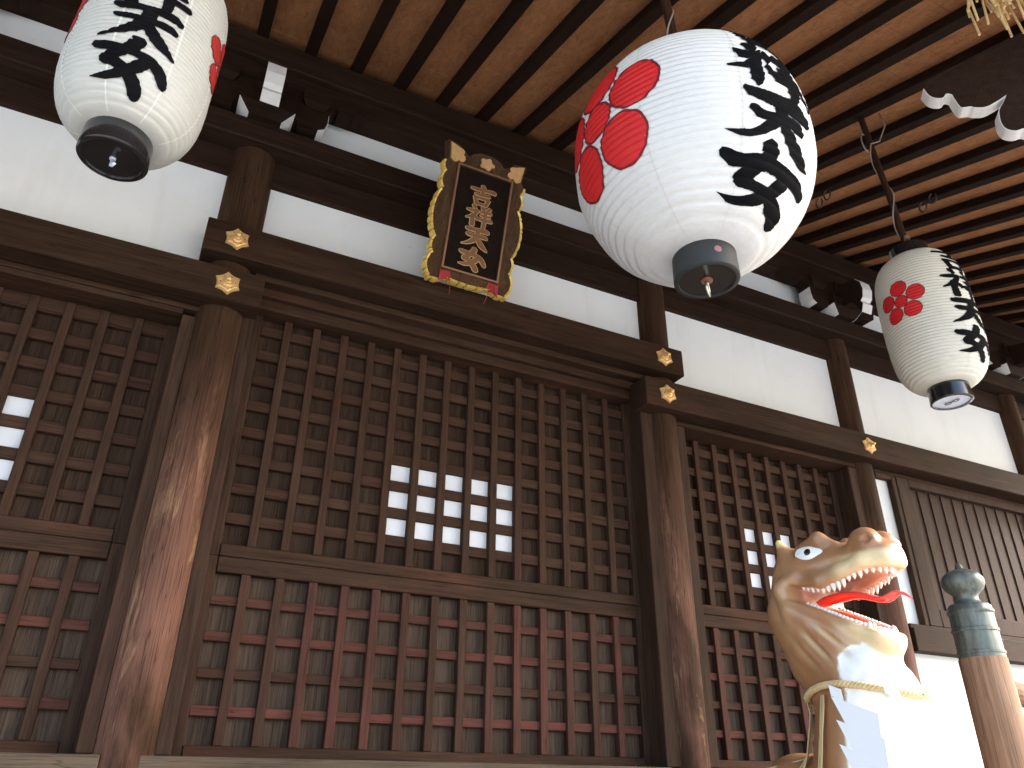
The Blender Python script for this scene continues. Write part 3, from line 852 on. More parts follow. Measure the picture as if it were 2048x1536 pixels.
    if kind == 'big':
        m.lathe([(.022, zb2), (.022, zb2-.006), (.006, zb2-.008)], O, 24); m.build('washer', M_rust, o, smooth=False)
        m = MB(); m.tube([O + Vector((.0, .0, zb2-.008)), O+Vector((0, 0, zb2-.02))], .006)
        m.tube([O + Vector((.026*math.cos(a)*.8, .6*.026*math.cos(a), zb2-.042+.026*math.sin(a))) for a in np.linspace(0, 2*PI, 26)], .0042, 8, False)
        m.build('ring_bolt', M_steel, o, smooth=True)
        m = MB(); 
        for k in range(16): pass
        ph = -.30
        cpt = lambda a, q: (lambda pp: (math.sin(pp)*(rr+.0035), -math.cos(pp)*(rr+.0035), zb-.045+q*math.sin(a)))(ph + q*math.cos(a)/rr)
        v2 = [O+Vector(cpt(0, 0))] + [O+Vector(cpt(2*PI*k/20, .014)) for k in range(20)]
        m.add(v2, [(0, k+1, (k+1) % 20+1) for k in range(20)]); m.build('red_dot', plain('faded_red_dot', (.28, .12, .12), .6), o)
    elif kind == 'near':
        m.tube([O+Vector((0, 0, zb2)), O+Vector((0, 0, zb2-.03)), O+Vector((.004, -.006, zb2-.034)), O+Vector((.012, -.016, zb2-.026))], .005)
        m.lathe([(.010, zb2), (.010, zb2-.004), (.004, zb2-.005)], O, 16)
        m.build('hook', M_disc, o, smooth=True)
    else:
        for s_ in (-1, 1):
            m.tube([O+Vector((.010*math.cos(a), s_*.022+.019*math.sin(a), zb2-.004)) for a in np.linspace(0, 2*PI, 22)], .0022, 6, False)
        m.build('wire_loop', M_wire, o, smooth=True)
    zt = hh
    m = MB(); m.lathe([(rr-.02, zt-.03), (rr, zt-.012), (rr+.003, zt+hgt-.004), (rr-.002, zt+hgt), (.0005, zt+hgt+.001)], O, 64)
    m.build('top_band', mb_, t, autosmooth=40)
    # hanging pole
    tp = Vector(pole_top) - Vector((cx, cy, cz - hh - .1))
    a0 = O + Vector((0, 0, zt+hgt))
    m = MB()
    pts = [a0.lerp(tp, q) + Vector((.006*math.sin(q*9), .005*math.cos(q*7), 0))*(1-abs(2*q-1)) for q in np.linspace(0, 1, 9)]
    m.tube(pts, .019 if kind != 'big' else .022, 8)
    pl = m.build('hanging_pole', M_pole, t, smooth=True)
    m = MB()
    cc = [a0.lerp(tp, q) + Vector((.026*math.cos(q*14), .026*math.sin(q*14), 0)) for q in np.linspace(.02, .72, 40)]
    e0 = a0.lerp(tp, .72)
    cc += [e0 + Vector((.05+.02*k, -.02*k, .06*k)) for k in range(1, 4)] + [e0 + Vector((.10, -.05, .30))]
    m.tube(cc, .0042, 6); 
    loop = [e0 + Vector((-.03-.035*math.sin(a), .01, -.05+.15*(1-math.cos(a))/2)) for a in np.linspace(0, PI*1.1, 14)]
    m.tube(loop, .004, 6)
    m.build('cord', M_cord, pl, smooth=True)
    m = MB(); m.box(-.075, .075, -.014, .014, -.012, .012, b=.003, xf=lambda p: Matrix.Rotation(.7, 3, 'Z') @ Matrix.Rotation(.12, 3, 'Y') @ p + a0 + Vector((0, 0, .035)))
    m.build('crossbar', M_newel, t)
    return t

lantern('large round white paper lantern with red plum crest, under the middle bay', 1.698, -2.2, 2.272, .471, .482, 2.44, .122, 36, .0085, M_lpaperW, M_redink,
        (.03, .40, .225, 1.10, .228, 1.80), [(-1.526, -.014, .29), (1.60, -.014, .29)], (1.66, -2.18, zr(-2.19)+.07), 'big')
lantern('white barrel paper lantern with a black base, at the near end of the row', -.342, -1.78, 2.249, .2285, .402, 5.2, .104, 44, .0052, M_lpaperN, M_redink2,
        (-.02, .325, .195, 1.35, .166, 1.22), [(PI/2+.0, .02, .135), (-PI/2, .02, .135)], (-.345, -1.78, zr(-1.78)+.07), 'near')
lantern('yellowed paper lantern with a pale grey base disc, at the far end of the row', 3.689, -1.78, 2.319, .236, .418, 4.6, .102, 46, .0052, M_lpaperY, M_redink,
        (-.02, .375, .185, 1.45, .178, 1.36), [(-PI/2+.10, .05, .125), (PI/2, .05, .125)], (3.60, -1.77, zr(-1.77)+.07), 'far')

# ------------------------------------------------------------------ name board
sg = thing('name_board', 'carved gold edged name board with four gilt characters, tilted forward over the lintel', 'sign', (1.53, -.165, 2.845+CZ))
vv = Vector((0, -.29, .957)).normalized(); uu = Vector((1, 0, 0)); nn = uu.cross(vv)      # nn points out and down
def SP(u, v, n_): return uu*u + vv*v + nn*n_
def lobes(y0, y1, d, k=10):
    return [(d*math.sin(PI*i/k)**.7, y0 + (y1-y0)*i/k) for i in range(k+1)]
side = [(0, .0)] + lobes(.02, .17, .030)[:-1] + lobes(.17, .28, .018)[:-1] + lobes(.28, .62, .045, 14)[:-1] + lobes(.62, .74, .022)[:-1] + lobes(.74, .83, .022)[:-1] + [(.0, .84), (.018, .93), (.022, .965)]
W2 = .272
outl = [(W2+d, v) for d, v in side]
top = [(.20, .950), (.165, .915), (.13, .895), (.10, .925), (.05, .945), (0, .950)]
outl += top + [(-u, v) for u, v in top[::-1][1:]] + [(-W2-d, v) for d, v in side[::-1]]
bot = [(-.20, .0), (-.17, .03), (-.10, .018), (0, .012), (.10, .018), (.17, .03), (.20, .0)]
outl += bot
m = MB(); m.prism(outl, lambda p: SP(p[0]*.975, .47+(p[1]-.47)*.98, .062), lambda p: SP(p[0], p[1], .0))
bd = m.build('board', M_frame, sg)
# gold leaf on the notched rim
m = MB()
no = len(outl)
seg = []
for i in range(no):
    a, b_ = np.array(outl[i]), np.array(outl[(i+1) % no])
    L = np.linalg.norm(b_-a); k = max(1, int(round(L/.012)))
    for j in range(k): seg.append(a + (b_-a)*j/k)
cen = np.array((0, .47))
rr_ = random.Random(3); i = -1; NG = 0
while i + NG < len(seg):
    i = 0 if i < 0 else i + NG
    NG = rr_.choice([2, 3, 4, 4, 5, 6])
    P4 = [seg[(i+q) % len(seg)] for q in range(NG+1)]
    a = P4[NG//2]
    if a[1] > .80: continue
    if .03 < a[1] < .9 and abs(a[0]) < .2: continue
    d = P4[-1]-P4[0]; L = np.linalg.norm(d)
    if L < 1e-3: continue
    o_ = np.array((d[1], -d[0]))/L
    h0, h1 = .004, .072
    ring = []
    for q, p in enumerate(P4):
        tt = q/NG; pp = p + (P4[NG//2]-p)*.12
        ring.append((pp + o_*(.006+.004*math.sin(PI*tt)), pp - o_*.010))
    nq = len(ring)
    vs = [SP(*r[0], h0) for r in ring] + [SP(*r[0], h1-.010) for r in ring] + [SP(*(r[0]*.6+r[1]*.4), h1) for r in ring] + [SP(*r[1], h1-.008) for r in ring]
    fs = []
    for row in range(3):
        for q in range(nq-1): fs.append((row*nq+q, row*nq+q+1, (row+1)*nq+q+1, (row+1)*nq+q))
    for q in (0, nq-1): fs.append((q, nq+q, 2*nq+q, 3*nq+q))
    m.add(vs, fs)
m.build('gold_rim', M_goldleaf, sg, autosmooth=50)
# inner panel and moulding
m = MB(); m.prism([(-.185, .095), (.185, .095), (.185, .80), (-.185, .80)], lambda p: SP(p[0], p[1], .060), lambda p: SP(p[0], p[1], .066))
m.build('panel', M_plaque, sg)
m = MB()
for (a, b_, c_, d_) in ((-.199, -.186, .082, .813), (.186, .199, .082, .813), (-.186, .186, .082, .094), (-.186, .186, .801, .813)):
    m.prism([(a, c_), (b_, c_), (b_, d_), (a, d_)], lambda p: SP(p[0], p[1], .055), lambda p: SP(p[0], p[1], .080))
m.build('moulding', M_copper, sg)
# raised characters
m1, m2 = MB(), MB(); rn = random.Random(2); li = 0
for ci, ch in enumerate(ORDER):
    sz = .165; vt = .715 - .148*ci
    for st in CH[ch]:
        li += 1
        f = lambda x, y, lift: SP((x-50)/100*sz*1.12, vt - y/100*sz*.92, .0672 + lift + li*.00006)
        stroke_ribbon(m1, st, f, 1.35, 4, 2.6, .0, rn, .02)
        stroke_ribbon(m2, st, f, 1.35, 4, -.6, .0050, rn, .02)
m1.build('letter_edges', M_letteredge, sg); m2.build('letters', M_letter, sg)
# corner and crown ornaments
for s_ in (-1, 1):
    m = MB()
    heart = [(.278, .945), (.270, .885), (.262, .815), (.245, .80), (.228, .795), (.214, .805), (.206, .822), (.196, .812), (.180, .810), (.166, .822), (.160, .842), (.166, .862), (.180, .872), (.172, .886), (.174, .902), (.188, .915), (.215, .922), (.245, .935)]
    heart = [(.278+(u-.278)*1.0, .945+(v-.945)*.86) for u, v in heart]
    m.prism([(s_*u, v) for u, v in heart], lambda p: SP(p[0]*.97, p[1]*.995, .061), lambda p: SP(p[0]*.965, p[1]*.994, .074))
    m.build('gilt_ornament', M_palegold, sg)
m = MB()
fl = [((.048+.008*math.cos(5*a))*math.cos(a), .878+(.040+.006*math.cos(5*a))*math.sin(a)) for a in np.linspace(0, 2*PI, 40, endpoint=False)]
m.prism(fl, lambda p: SP(p[0], p[1]*.99, .061), lambda p: SP(p[0]*.97, p[1]*.99, .074))
m.build('gilt_ornament', M_palegold, sg)
for s_ in (-1, 1):
    m = MB()
    for k in range(3):
        a = .5*k
        rib = [(s_*(.135+.02*k), .075-.01*k), (s_*(.165+.02*k), .07), (s_*(.18+.012*k), .012-.014*k), (s_*(.15+.03*k-.03), .02)]
        m.prism(rib, lambda p: SP(p[0], p[1], .064+.006*k), lambda p: SP(p[0], p[1], .068+.006*k))
    m.tube([SP(s_*(.14-.02*q), .03-.11*q, .075+.02*math.sin(q*3)) for q in np.linspace(0, 1, 8)], .0018, 5)
    m.build('red_ribbon', M_redrib, sg)

# ------------------------------------------------------------------ carved eave bracket
O_, e_, t_, cprof = CARVE
cb_ = MB()
cb_.prism(cprof, lambda p: O_ + e_*p[0] + Vector((0, 0, p[1])), lambda p: O_ + e_*p[0] + t_*.066 + Vector((0, 0, p[1])))
co = hp(cb_, 'carved_eave_bracket', M_brkt, 'dark scalloped eave bracket with white painted underside')
m = MB()
for i in range(NLOW-1):
    p, q = cprof[i], cprof[i+1]
    d = Vector((q[0]-p[0], q[1]-p[1])); o2 = Vector((d.y, -d.x)).normalized()*.003
    A = lambda r, tt, w_: O_ + e_*(r[0]+(o2.x if w_ else 0)) + t_*tt + Vector((0, 0, r[1]+(o2.y if w_ else 0)))
    m.add([A(p, .002, 0), A(q, .002, 0), A(q, .064, 0), A(p, .064, 0), A(p, .002, 1), A(q, .002, 1), A(q, .064, 1), A(p, .064, 1)],
          [(0, 1, 2, 3), (4, 5, 6, 7), (0, 1, 5, 4), (2, 3, 7, 6)])
m.build('white_underside', M_wpaint, co, autosmooth=40)

# ------------------------------------------------------------------ straw ornament
st_ = thing('straw_tassel', 'bundle of cut pale straw hanging from the eaves by the carved bracket', 'straw ornament', (3.12, -2.90, 3.135+CZ))
m = MB(); rn = random.Random(11)
for k in range(42):
    a, r = rn.uniform(0, 2*PI), .14*math.sqrt(rn.random())
    x, y_ = r*math.cos(a), r*math.sin(a)
    zb_ = rn.uniform(.02, .24)
    dx, dy = rn.uniform(-.02, .02), rn.uniform(-.02, .02)
    m.tube([(x*.35, y_*.35, .42), (x, y_, .28), (x+dx, y_+dy, zb_)], .0058, 7)
m.build('straw_stalks', M_straw, st_, smooth=False)
m = MB(); m.tube([(0, 0, .40), (0, 0, zr(-2.9)-3.135+.02)], [.05, .035], 12)
m.build('straw_core', M_straw, st_, smooth=True)
m = MB(); m.tube([(.060*math.cos(a), .060*math.sin(a), .40+.004*a) for a in np.linspace(0, 6*PI, 60)], .007, 6)
m.build('straw_binding', M_rope, st_, smooth=True)

# ------------------------------------------------------------------ stair railing with bronze finial
rl = thing('stair_railing', 'weathered railing post with an onion shaped bronze finial, and its handrail', 'railing', (3.045, -2.0, 0))
ZP = .46 + CZ                                # top of the wooden shaft
m = MB(); m.lathe([(.090, -.0), (.088, 1.2), (.086, ZP-.01), (.080, ZP)], (0, 0, 0), 40)
ps = m.build('post', M_newel, rl, autosmooth=40)
prof = [(.083, .0), (.083, .012), (.086, .014), (.086, .022), (.082, .024), (.081, .095), (.085, .098), (.085, .108), (.081, .111), (.080, .165), (.084, .168), (.085, .178),
        (.080, .184), (.079, .196), (.070, .205), (.048, .212), (.042, .226), (.043, .240), (.056, .252), (.072, .268), (.080, .288), (.079, .306), (.066, .326), (.044, .340),
        (.022, .346), (.016, .352), (.013, .364), (.006, .374), (.0004, .377)]
m = MB(); m.lathe([(r, z) for r, z in prof], (0, 0, ZP-.004), 56)
fn = m.build('finial', M_bronze, ps, autosmooth=50)
m = MB(); m.lathe([(.007, 0), (.004, .004), (.0003, .005)], (0, 0, 0), 14)
m.v = [(.055+.4*p[0]*.0+p[0]*.8, -.0625-p[2]*.8, ZP+.060+p[1]) for p in m.v]
m.build('nail', M_wire, fn, smooth=True)
m = MB()
m.tube([(.07, .02, ZP-.10), (.5, .03, ZP-.17), (1.2, .04, ZP-.42)], .045, 16)
m.box(.085, 1.2, .0, .06, ZP-.32, ZP-.26, b=.006)
m.box(.085, 1.2, -.01, .07, ZP-.62, ZP-.54, b=.006)
m.build('handrail', M_newel, rl, smooth=False)

# ------------------------------------------------------------------ dragon statue
ALPHA = math.radians(-86)
NX, NY, NZ_ = 2.03, 1.70-4.0, .253
dg = thing('dragon_statue', 'glazed brown and cream dragon statue with open jaws and red tongue', 'statue', (NX, NY, 0), ALPHA)
DZ = NZ_ + CZ
H = .0072
gx = np.arange(-.64, .26, H, dtype=np.float32); gy = np.arange(0, .33, H, dtype=np.float32); gz = np.arange(-1.16, .55, H, dtype=np.float32)
X, Yy, Z = np.meshgrid(gx, gy, gz, indexing='ij')
def smin(a, b, k):
    h = np.clip(.5+.5*(b-a)/k, 0, 1); return b*(1-h)+a*h - k*h*(1-h)
def smax(a, b, k): return -smin(-a, -b, k)
def ell(c, r):
    x, y, z = (X-c[0])/r[0], (Yy-c[1])/r[1], (Z-c[2])/r[2]
    k0 = np.sqrt(x*x+y*y+z*z); k1 = np.sqrt((x/r[0])**2+(y/r[1])**2+(z/r[2])**2)+1e-6
    return k0*(k0-1)/k1
def cap(a, b, ra, rb, sy=1.0):
    a = np.array(a, np.float32); b = np.array(b, np.float32); d = b-a
    t = np.clip(((X-a[0])*d[0]+(Yy-a[1])*d[1]*sy+(Z-a[2])*d[2])/float(d@d), 0, 1)
    return np.sqrt((X-a[0]-d[0]*t)**2+((Yy-a[1]-d[1]*t)/sy)**2+(Z-a[2]-d[2]*t)**2)-(ra+(rb-ra)*t)
# neck and trunk
body = cap((-.168, 0, .25), (-.100, 0, .12), .136, .146, .9)
body = smin(body, cap((-.100, 0, .12), (-.053, 0, .05), .146, .143, .92), .02)
body = smin(body, cap((-.053, 0, .05), (-.015, 0, -.01), .143, .146, .95), .02)
body = smin(body, cap((-.015, 0, -.01), (-.003, 0, -.075), .146, .157), .02)
body = smin(body, cap((-.003, 0, -.075), (.0, 0, -.18), .157, .178), .02)
body = smin(body, cap((.0, 0, -.18), (-.06, 0, -.55), .178, .235), .05)
body = smin(body, cap((-.06, 0, -.55), (-.12, 0, -1.05), .235, .23), .08)
hump = cap((-.275, .03, -.285), (-.43, .03, -.55), .13, .19); hump = smin(hump, cap((-.40, 0, -.60), (-.36, 0, -1.0), .19, .21), .08)
body = smin(body, hump, .05)
# belly: plates across the front, brown coat standing slightly proud at its edge
axx = np.interp(Z, [-1.1, -.55, -.18, -.075, -.01, .05, .12, .25], [-.12, -.06, 0, -.003, -.015, -.053, -.10, -.168]).astype(np.float32)
ang = np.arctan2(Yy, X-axx)
BZ, BA = [-1.1, -.2, -.1, 0, .05, .09, .115, .135, .15], [1.45, 1.45, 1.45, 1.30, 1.18, 1.0, .75, .2, -.4]
belly = np.interp(Z, BZ, BA).astype(np.float32) - ang
zz = Z + .16*np.clip(ang, 0, 1.4)**2*.35
plates = np.abs(np.sin(zz*PI/.075))
inb = np.clip(belly*14, 0, 1)
body = body + inb*(.009 - .006*plates**.5)
# skin folds behind the jaw
fold = np.sin((X*.75+Z*.66)*2*PI/.046)
fm = np.exp(-((X+.03)/.09)**2-((Z-.135)/.05)**2)*np.clip((Yy-.06)/.05, 0, 1)
body = body - .010*fold*fm
# head
X0 = X; Z0_ = Z; X = (X - .012)/.94; Z = Z + .010
head = ell((-.115, 0, .385), (.155, .100, .085))
head = smin(head, cap((-.18, .03, .36), (-.215, .02, .26), .085, .10), .05)
head = smin(head, ell((.030, 0, .393), (.150, .078, .050)), .045)
head = smin(head, ell((.120, 0, .395), (.062, .072, .042)), .03)
nost = ell((.098, .036, .433), (.056, .040, .045)); head = smin(head, nost, .014)
head = smin(head, ell((.128, .058, .428), (.030, .024, .025)), .010)
head = smax(head, -ell((.134, .084, .430), (.017, .026, .013)), .006)
head = smin(head, ell((.066, .052, .415), (.020, .020, .020)), .008)
lip = cap((-.140, .088, .362), (-.055, .088, .333), .022, .025); lip = smin(lip, cap((-.055, .088, .333), (.02, .082, .347), .025, .025), .02); lip = smin(lip, cap((.02, .082, .347), (.10, .066, .368), .025, .026), .02)
lip = smin(lip, cap((.10, .066, .368), (.148, .032, .370), .026, .027), .02); lip = smin(lip, cap((.148, .032, .370), (.152, 0, .370), .027, .027), .02); head = smin(head, lip, .012)
brow = cap((-.125, .072, .452), (-.050, .070, .468), .018, .024); brow = smin(brow, cap((-.050, .070, .468), (-.005, .048, .446), .024, .012), .015)
head = smin(head, brow, .02)
head = smin(head, cap((-.02, .0, .43), (.06, .0, .425), .022, .02), .02)
head = smax(head, -ell((-.075, .115, .428), (.045, .030, .022)), .012)
horn = cap((-.190, .070, .43), (-.205, .085, .488), .036, .014); head = smin(head, horn, .018)
horn2 = cap((-.115, .035, .455), (-.125, .04, .487), .016, .006); head = smin(head, horn2, .012)
# cheek roll running round the mouth corner down to the lower jaw
ch = cap((-.135, .094, .374), (-.188, .116, .325), .022, .031); ch = smin(ch, cap((-.188, .116, .325), (-.165, .114, .258), .031, .032), .02)
ch = smin(ch, cap((-.165, .114, .258), (-.02, .084, .182), .034, .026), .02); head = smin(head, ch, .007)
gr = cap((-.185, .118, .400), (-.232, .112, .330), .008, .012); gr = np.minimum(gr, cap((-.232, .112, .330), (-.190, .112, .235), .012, .011)); gr = np.minimum(gr, cap((-.190, .118, .235), (-.10, .112, .190), .011, .004))
# lower jaw
jaw = cap((-.17, .0, .258), (.04, .0, .162), .060, .042, 1.35)
jaw = smin(jaw, cap((.02, .032, .160), (.085, .024, .136), .034, .031), .03)
jaw = smin(jaw, cap((.085, .035, .143), (.098, .0, .138), .024, .026), .02)
rim = cap((-.16, .078, .270), (.02, .074, .186), .020, .020); rim = smin(rim, cap((.02, .074, .186), (.085, .050, .160), .020, .019), .02); rim = smin(rim, cap((.085, .050, .160), (.104, 0, .152), .019, .02), .02)
jaw = smin(jaw, rim, .018)
head = smin(head, jaw, .02)
# mouth opening: wedge from the corner forward, and hollows in palate and jaw
x0m = -.150
up_z = np.interp(X, [-.16, -.055, .02, .10, .2], [.337, .308, .324, .345, .345]).astype(np.float32)
lo_z = .286 - .47*(X-x0m)
wedge = np.maximum(np.maximum((lo_z-Z)*.94, (Z-up_z)), (x0m-.012-X))
full = smin(body, head, .035)
nk = cap((-.165, 0, .2), (-.20, 0, .38), .112, .09)
full = smin(full, nk, .04)

full = smax(full, -wedge, .010)
pal = ell((.005, 0, .338), (.140, .058, .040)); full = smax(full, -pal, .008)
trough = cap((-.13, 0, .278), (.058, 0, .184), .032, .030, 1.5); full = smax(full, -trough, .010)
X = X0; Z = Z0_
full = np.maximum(full, -(Z+1.15))
F = np.concatenate([full[:, :0:-1, :], full], axis=1)
oy = -gy[-1]
def surface_nets(F, org, h):
    ins = F < 0
    c = [ins[i:ins.shape[0]-1+i, j:ins.shape[1]-1+j, k:ins.shape[2]-1+k] for i in (0, 1) for j in (0, 1) for k in (0, 1)]
    s = sum(a.astype(np.int8) for a in c); act = (s > 0) & (s < 8)
    I = np.argwhere(act); ids = -np.ones(act.shape, np.int64); ids[act] = np.arange(len(I))
    pos = np.zeros((len(I), 3)); cnt = np.zeros(len(I))
    cor = [(i, j, k) for i in (0, 1) for j in (0, 1) for k in (0, 1)]
    for a in cor:
        for d in range(3):
            if a[d]: continue
            b_ = list(a); b_[d] = 1
            fa = F[I[:, 0]+a[0], I[:, 1]+a[1], I[:, 2]+a[2]]; fb = F[I[:, 0]+b_[0], I[:, 1]+b_[1], I[:, 2]+b_[2]]
            x = (fa < 0) != (fb < 0)
            t = np.where(x, fa/(fa-fb+1e-12), 0)
            p = np.tile(np.array(a, float), (len(I), 1)); p[:, d] += t
            pos[x] += p[x]; cnt[x] += 1
    pos = (pos/cnt[:, None] + I)*h + np.array(org)
    quads = []
    for d in range(3):
        sl0 = [slice(None)]*3; sl1 = [slice(None)]*3; sl0[d] = slice(0, -1); sl1[d] = slice(1, None)
        e = ins[tuple(sl0)] != ins[tuple(sl1)]
        E = np.argwhere(e); u, v = (d+1) % 3, (d+2) % 3
        ok = (E[:, u] > 0) & (E[:, v] > 0) & (E[:, u] < F.shape[u]-1) & (E[:, v] < F.shape[v]-1); E = E[ok]
        fl = ins[E[:, 0], E[:, 1], E[:, 2]]
        q = []
        for du, dv in ((0, 0), (-1, 0), (-1, -1), (0, -1)):
            T = E.copy(); T[:, u] += du; T[:, v] += dv
            q.append(ids[T[:, 0], T[:, 1], T[:, 2]])
        q = np.stack(q, 1); q[fl] = q[fl][:, ::-1]
        quads.append(q)
    return pos, np.concatenate(quads)
pos, quads = surface_nets(F, (gx[0], oy, gz[0]), H)
# one smoothing pass
for it in range(2):
    acc = np.zeros_like(pos); cn = np.zeros(len(pos))
    for a, b_ in ((0, 1), (1, 2), (2, 3), (3, 0)):
        np.add.at(acc, quads[:, a], pos[quads[:, b_]]); np.add.at(cn, quads[:, a], 1)
        np.add.at(acc, quads[:, b_], pos[quads[:, a]]); np.add.at(cn, quads[:, b_], 1)
    pos = pos*.5 + .5*acc/cn[:, None]
me = bpy.data.meshes.new('body')
me.from_pydata([tuple(p) for p in pos], [], [tuple(q) for q in quads.tolist()])
bm = bmesh.new(); bm.from_mesh(me); bmesh.ops.recalc_face_normals(bm, faces=bm.faces); bm.to_mesh(me); bm.free()
me.polygons.foreach_set('use_smooth', [True]*len(me.polygons))
# paint
px, py, pz = pos[:, 0], np.abs(pos[:, 1]), pos[:, 2]
def lerp(c, d, f): return c*(1-f[:, None]) + np.array(d)*f[:, None]
def stepf(v, a, b_): 
    t = np.clip((v-a)/(b_-a), 0, 1); return t*t*(3-2*t)
colr = np.tile(np.array((.33, .152, .066)), (len(pos), 1))
axp = np.interp(pz, [-1.1, -.55, -.18, -.075, -.01, .05, .12, .25], [-.12, -.06, 0, -.003, -.015, -.053, -.10, -.168])
anp = np.arctan2(py, px-axp)
blot = np.sin(px*31+1)*np.sin(pz*27+py*19)
colr = lerp(colr, (.22, .105, .042), stepf(blot, .2, .9)*.35)
colr = lerp(colr, (.43, .245, .125), stepf(px, -.12, .06)*stepf(pz, .19, .24)*(1-stepf(pz, .36, .40))*.8)
colr = lerp(colr, (.70, .52, .28), stepf(px, -.03, .10)*(1-stepf(pz, .375, .395)))          # lips and chin
colr = lerp(colr, (.47, .29, .15), np.exp(-((px+.16)/.05)**2-((pz-.27)/.10)**2)*.7)
colr = lerp(colr, (.27, .14, .062), stepf(pz, .40, .43)*(1-stepf(px, .03, .08))*.6)
colr = lerp(colr, (.86, .85, .80), stepf(np.interp(pz, BZ, BA)-anp, -.01, .03)*(1-stepf(pz, .15, .17))*(1-stepf(np.hypot(px-axp, py), .172, .190)*(pz > .06)))   # belly
px0 = px; px = (px-.012)/.94; pz = pz + .010
ins = (pz < .349) & (pz > .288-.47*(px+.150)-.045) & (px > -.165) & (px < .15) & (py < .068)
inn = stepf(.066-py, 0, .012)*ins*(1-stepf(px, .125, .14))
colr = lerp(colr, (.62, .36, .27), inn*(pz > .25))
colr = lerp(colr, (.62, .10, .035), inn*(pz <= .262)*(px < .092))
colr = lerp(colr, (.80, .58, .26), stepf(pz, .462, .49)*(px < -.15))
fp = np.sin((px0*.75+(pz-.010)*.66)*2*PI/.046); fmp = np.exp(-((px0+.03)/.09)**2-((pz-.145)/.05)**2)*np.clip((py-.06)/.05, 0, 1)
colr = lerp(colr, (.60, .44, .25), np.clip(-fp, 0, 1)*np.clip(fmp*1.6, 0, 1)*.75)
ca = me.color_attributes.new('paint', 'FLOAT_COLOR', 'POINT')
ca.data.foreach_set('color', np.concatenate([colr, np.ones((len(pos), 1))], 1).ravel())
me.materials.append(M_dragon)
dbody = bpy.data.objects.new('body', me); COL.objects.link(dbody); dbody.parent = dg; dbody.location = (0, 0, DZ)
bvh = BVHTree.FromPolygons([tuple(p) for p in pos], [tuple(q) for q in quads.tolist()])

# eyes
for s_ in (-1, 1):
    cE = Vector((-.058, s_*.093, .417)); nE = Vector((.22, s_*.95, .12)).normalized()
    hit = bvh.ray_cast(cE + nE*.1, -nE)
    if hit[0]: cE = hit[0] + nE*.001
    fx = Vector((1, 0, -.10)); fx = (fx - nE*fx.dot(nE)).normalized(); fz = nE.cross(fx)
    if fz.z < 0: fz = -fz
    def EP(u, v, d): return cE + fx*u + fz*v + nE*d
    def almond(k, a):      # teardrop, pointed in front
        t_ = 2*PI*a
        x_ = .058*math.cos(t_); h_ = .036*math.sin(t_)*(1 - .55*max(0, math.cos(t_)))
        return x_*k, (h_ + .006*(1-abs(math.cos(t_))))*k
    def dome(mb, k0, d0, hgt):
        NRR, NP = 10, 48; v2, f2 = [], []
        for i in range(NRR+1):
            q = i/NRR
            for k in range(NP):
                u, v = almond(k0*q, k/NP)
                v2.append(EP(u, v, d0 + hgt*(1-q*q)))
        for i in range(NRR):
            for k in range(NP):
                k2 = (k+1) % NP; f2.append((i*NP+k, i*NP+k2, (i+1)*NP+k2, (i+1)*NP+k))
        mb.add(v2, f2)
    m = MB(); dome(m, 1.0, -.002, .013); ey = m.build('eye', M_eye, dg, (0, 0, DZ), smooth=True)
    m = MB(); m.tube([EP(*almond(1.02, a), -.001) for a in np.linspace(0, 1, 49)], .0022, 6, False); m.build('eyelid', M_lid, ey, smooth=True)
    m = MB(); v2 = [EP(-.008, .003, .0126)] ; f2 = []
    for i in range(1, 5):
        for k in range(24):
            a = 2*PI*k/24; q = .0112*i/4
            u, v = -.008+q*math.cos(a), .003+q*math.sin(a)
            rr = math.hypot(u/.058, v/.038); v2.append(EP(u, v, -.002+.013*(1-rr*rr)+.0016))
    f2 = [(0, 1+k, 1+(k+1) % 24) for k in range(24)]
    for i in range(3):
        for k in range(24): f2.append((1+i*24+k, 1+i*24+(k+1) % 24, 25+i*24+(k+1) % 24, 25+i*24+k))
    m.add(v2, f2); m.build('pupil', M_pupil, ey, smooth=True)

# teeth
def resample(P, n):
    P = [Vector(p) for p in P]; L = [0]
    for a, b_ in zip(P, P[1:]): L.append(L[-1]+(b_-a).length)
    out = []
    for i in range(n):
        s_ = L[-1]*i/(n-1)
        for k in range(len(P)-1):
            if s_ <= L[k+1]+1e-9: out.append(P[k].lerp(P[k+1], (s_-L[k])/(L[k+1]-L[k]))); break
    return out
upl = [(-.135, -.080, .333), (-.095, -.082, .320), (-.055, -.082, .314), (-.02, -.081, .317), (.02, -.078, .329), (.06, -.071, .341), (.10, -.058, .350), (.135, -.032, .350), (.145, 0, .350)]
upl = [(x*.94+.012, y, z-.010) for x, y, z in upl]
upl = upl + [(x, -y, z) for x, y, z in upl[::-1][1:]]
m = MB(); rn = random.Random(4)
for i, p in enumerate(resample(upl, 33)):
    mid = abs(i-16)
    L = .021 + .007*(mid in (8, 9)) + .006*(mid == 5) + rn.uniform(-.003, .003)
    r = .0086 if mid < 13 else .0068
    L *= 1 if mid < 13 else .75
    m.tube([p + Vector((0, 0, .008)), p + Vector((0, 0, 0)), p + Vector((.001, 0, -L*.55)), p + Vector((.0015, 0, -L))], [r*.9, r, r*.75, .0008], 8)
m.build('upper_teeth', M_tooth, dg, (0, 0, DZ), smooth=True)
lol = [(-.130, -.076, .274), (-.05, -.077, .237), (.02, -.074, .204), (.07, -.056, .181), (.092, -.034, .171), (.104, 0, .166)]
lol = [(x*.94+.012, y, z-.010) for x, y, z in lol]
lol = lol + [(x, -y, z) for x, y, z in lol[::-1][1:]]
m = MB()
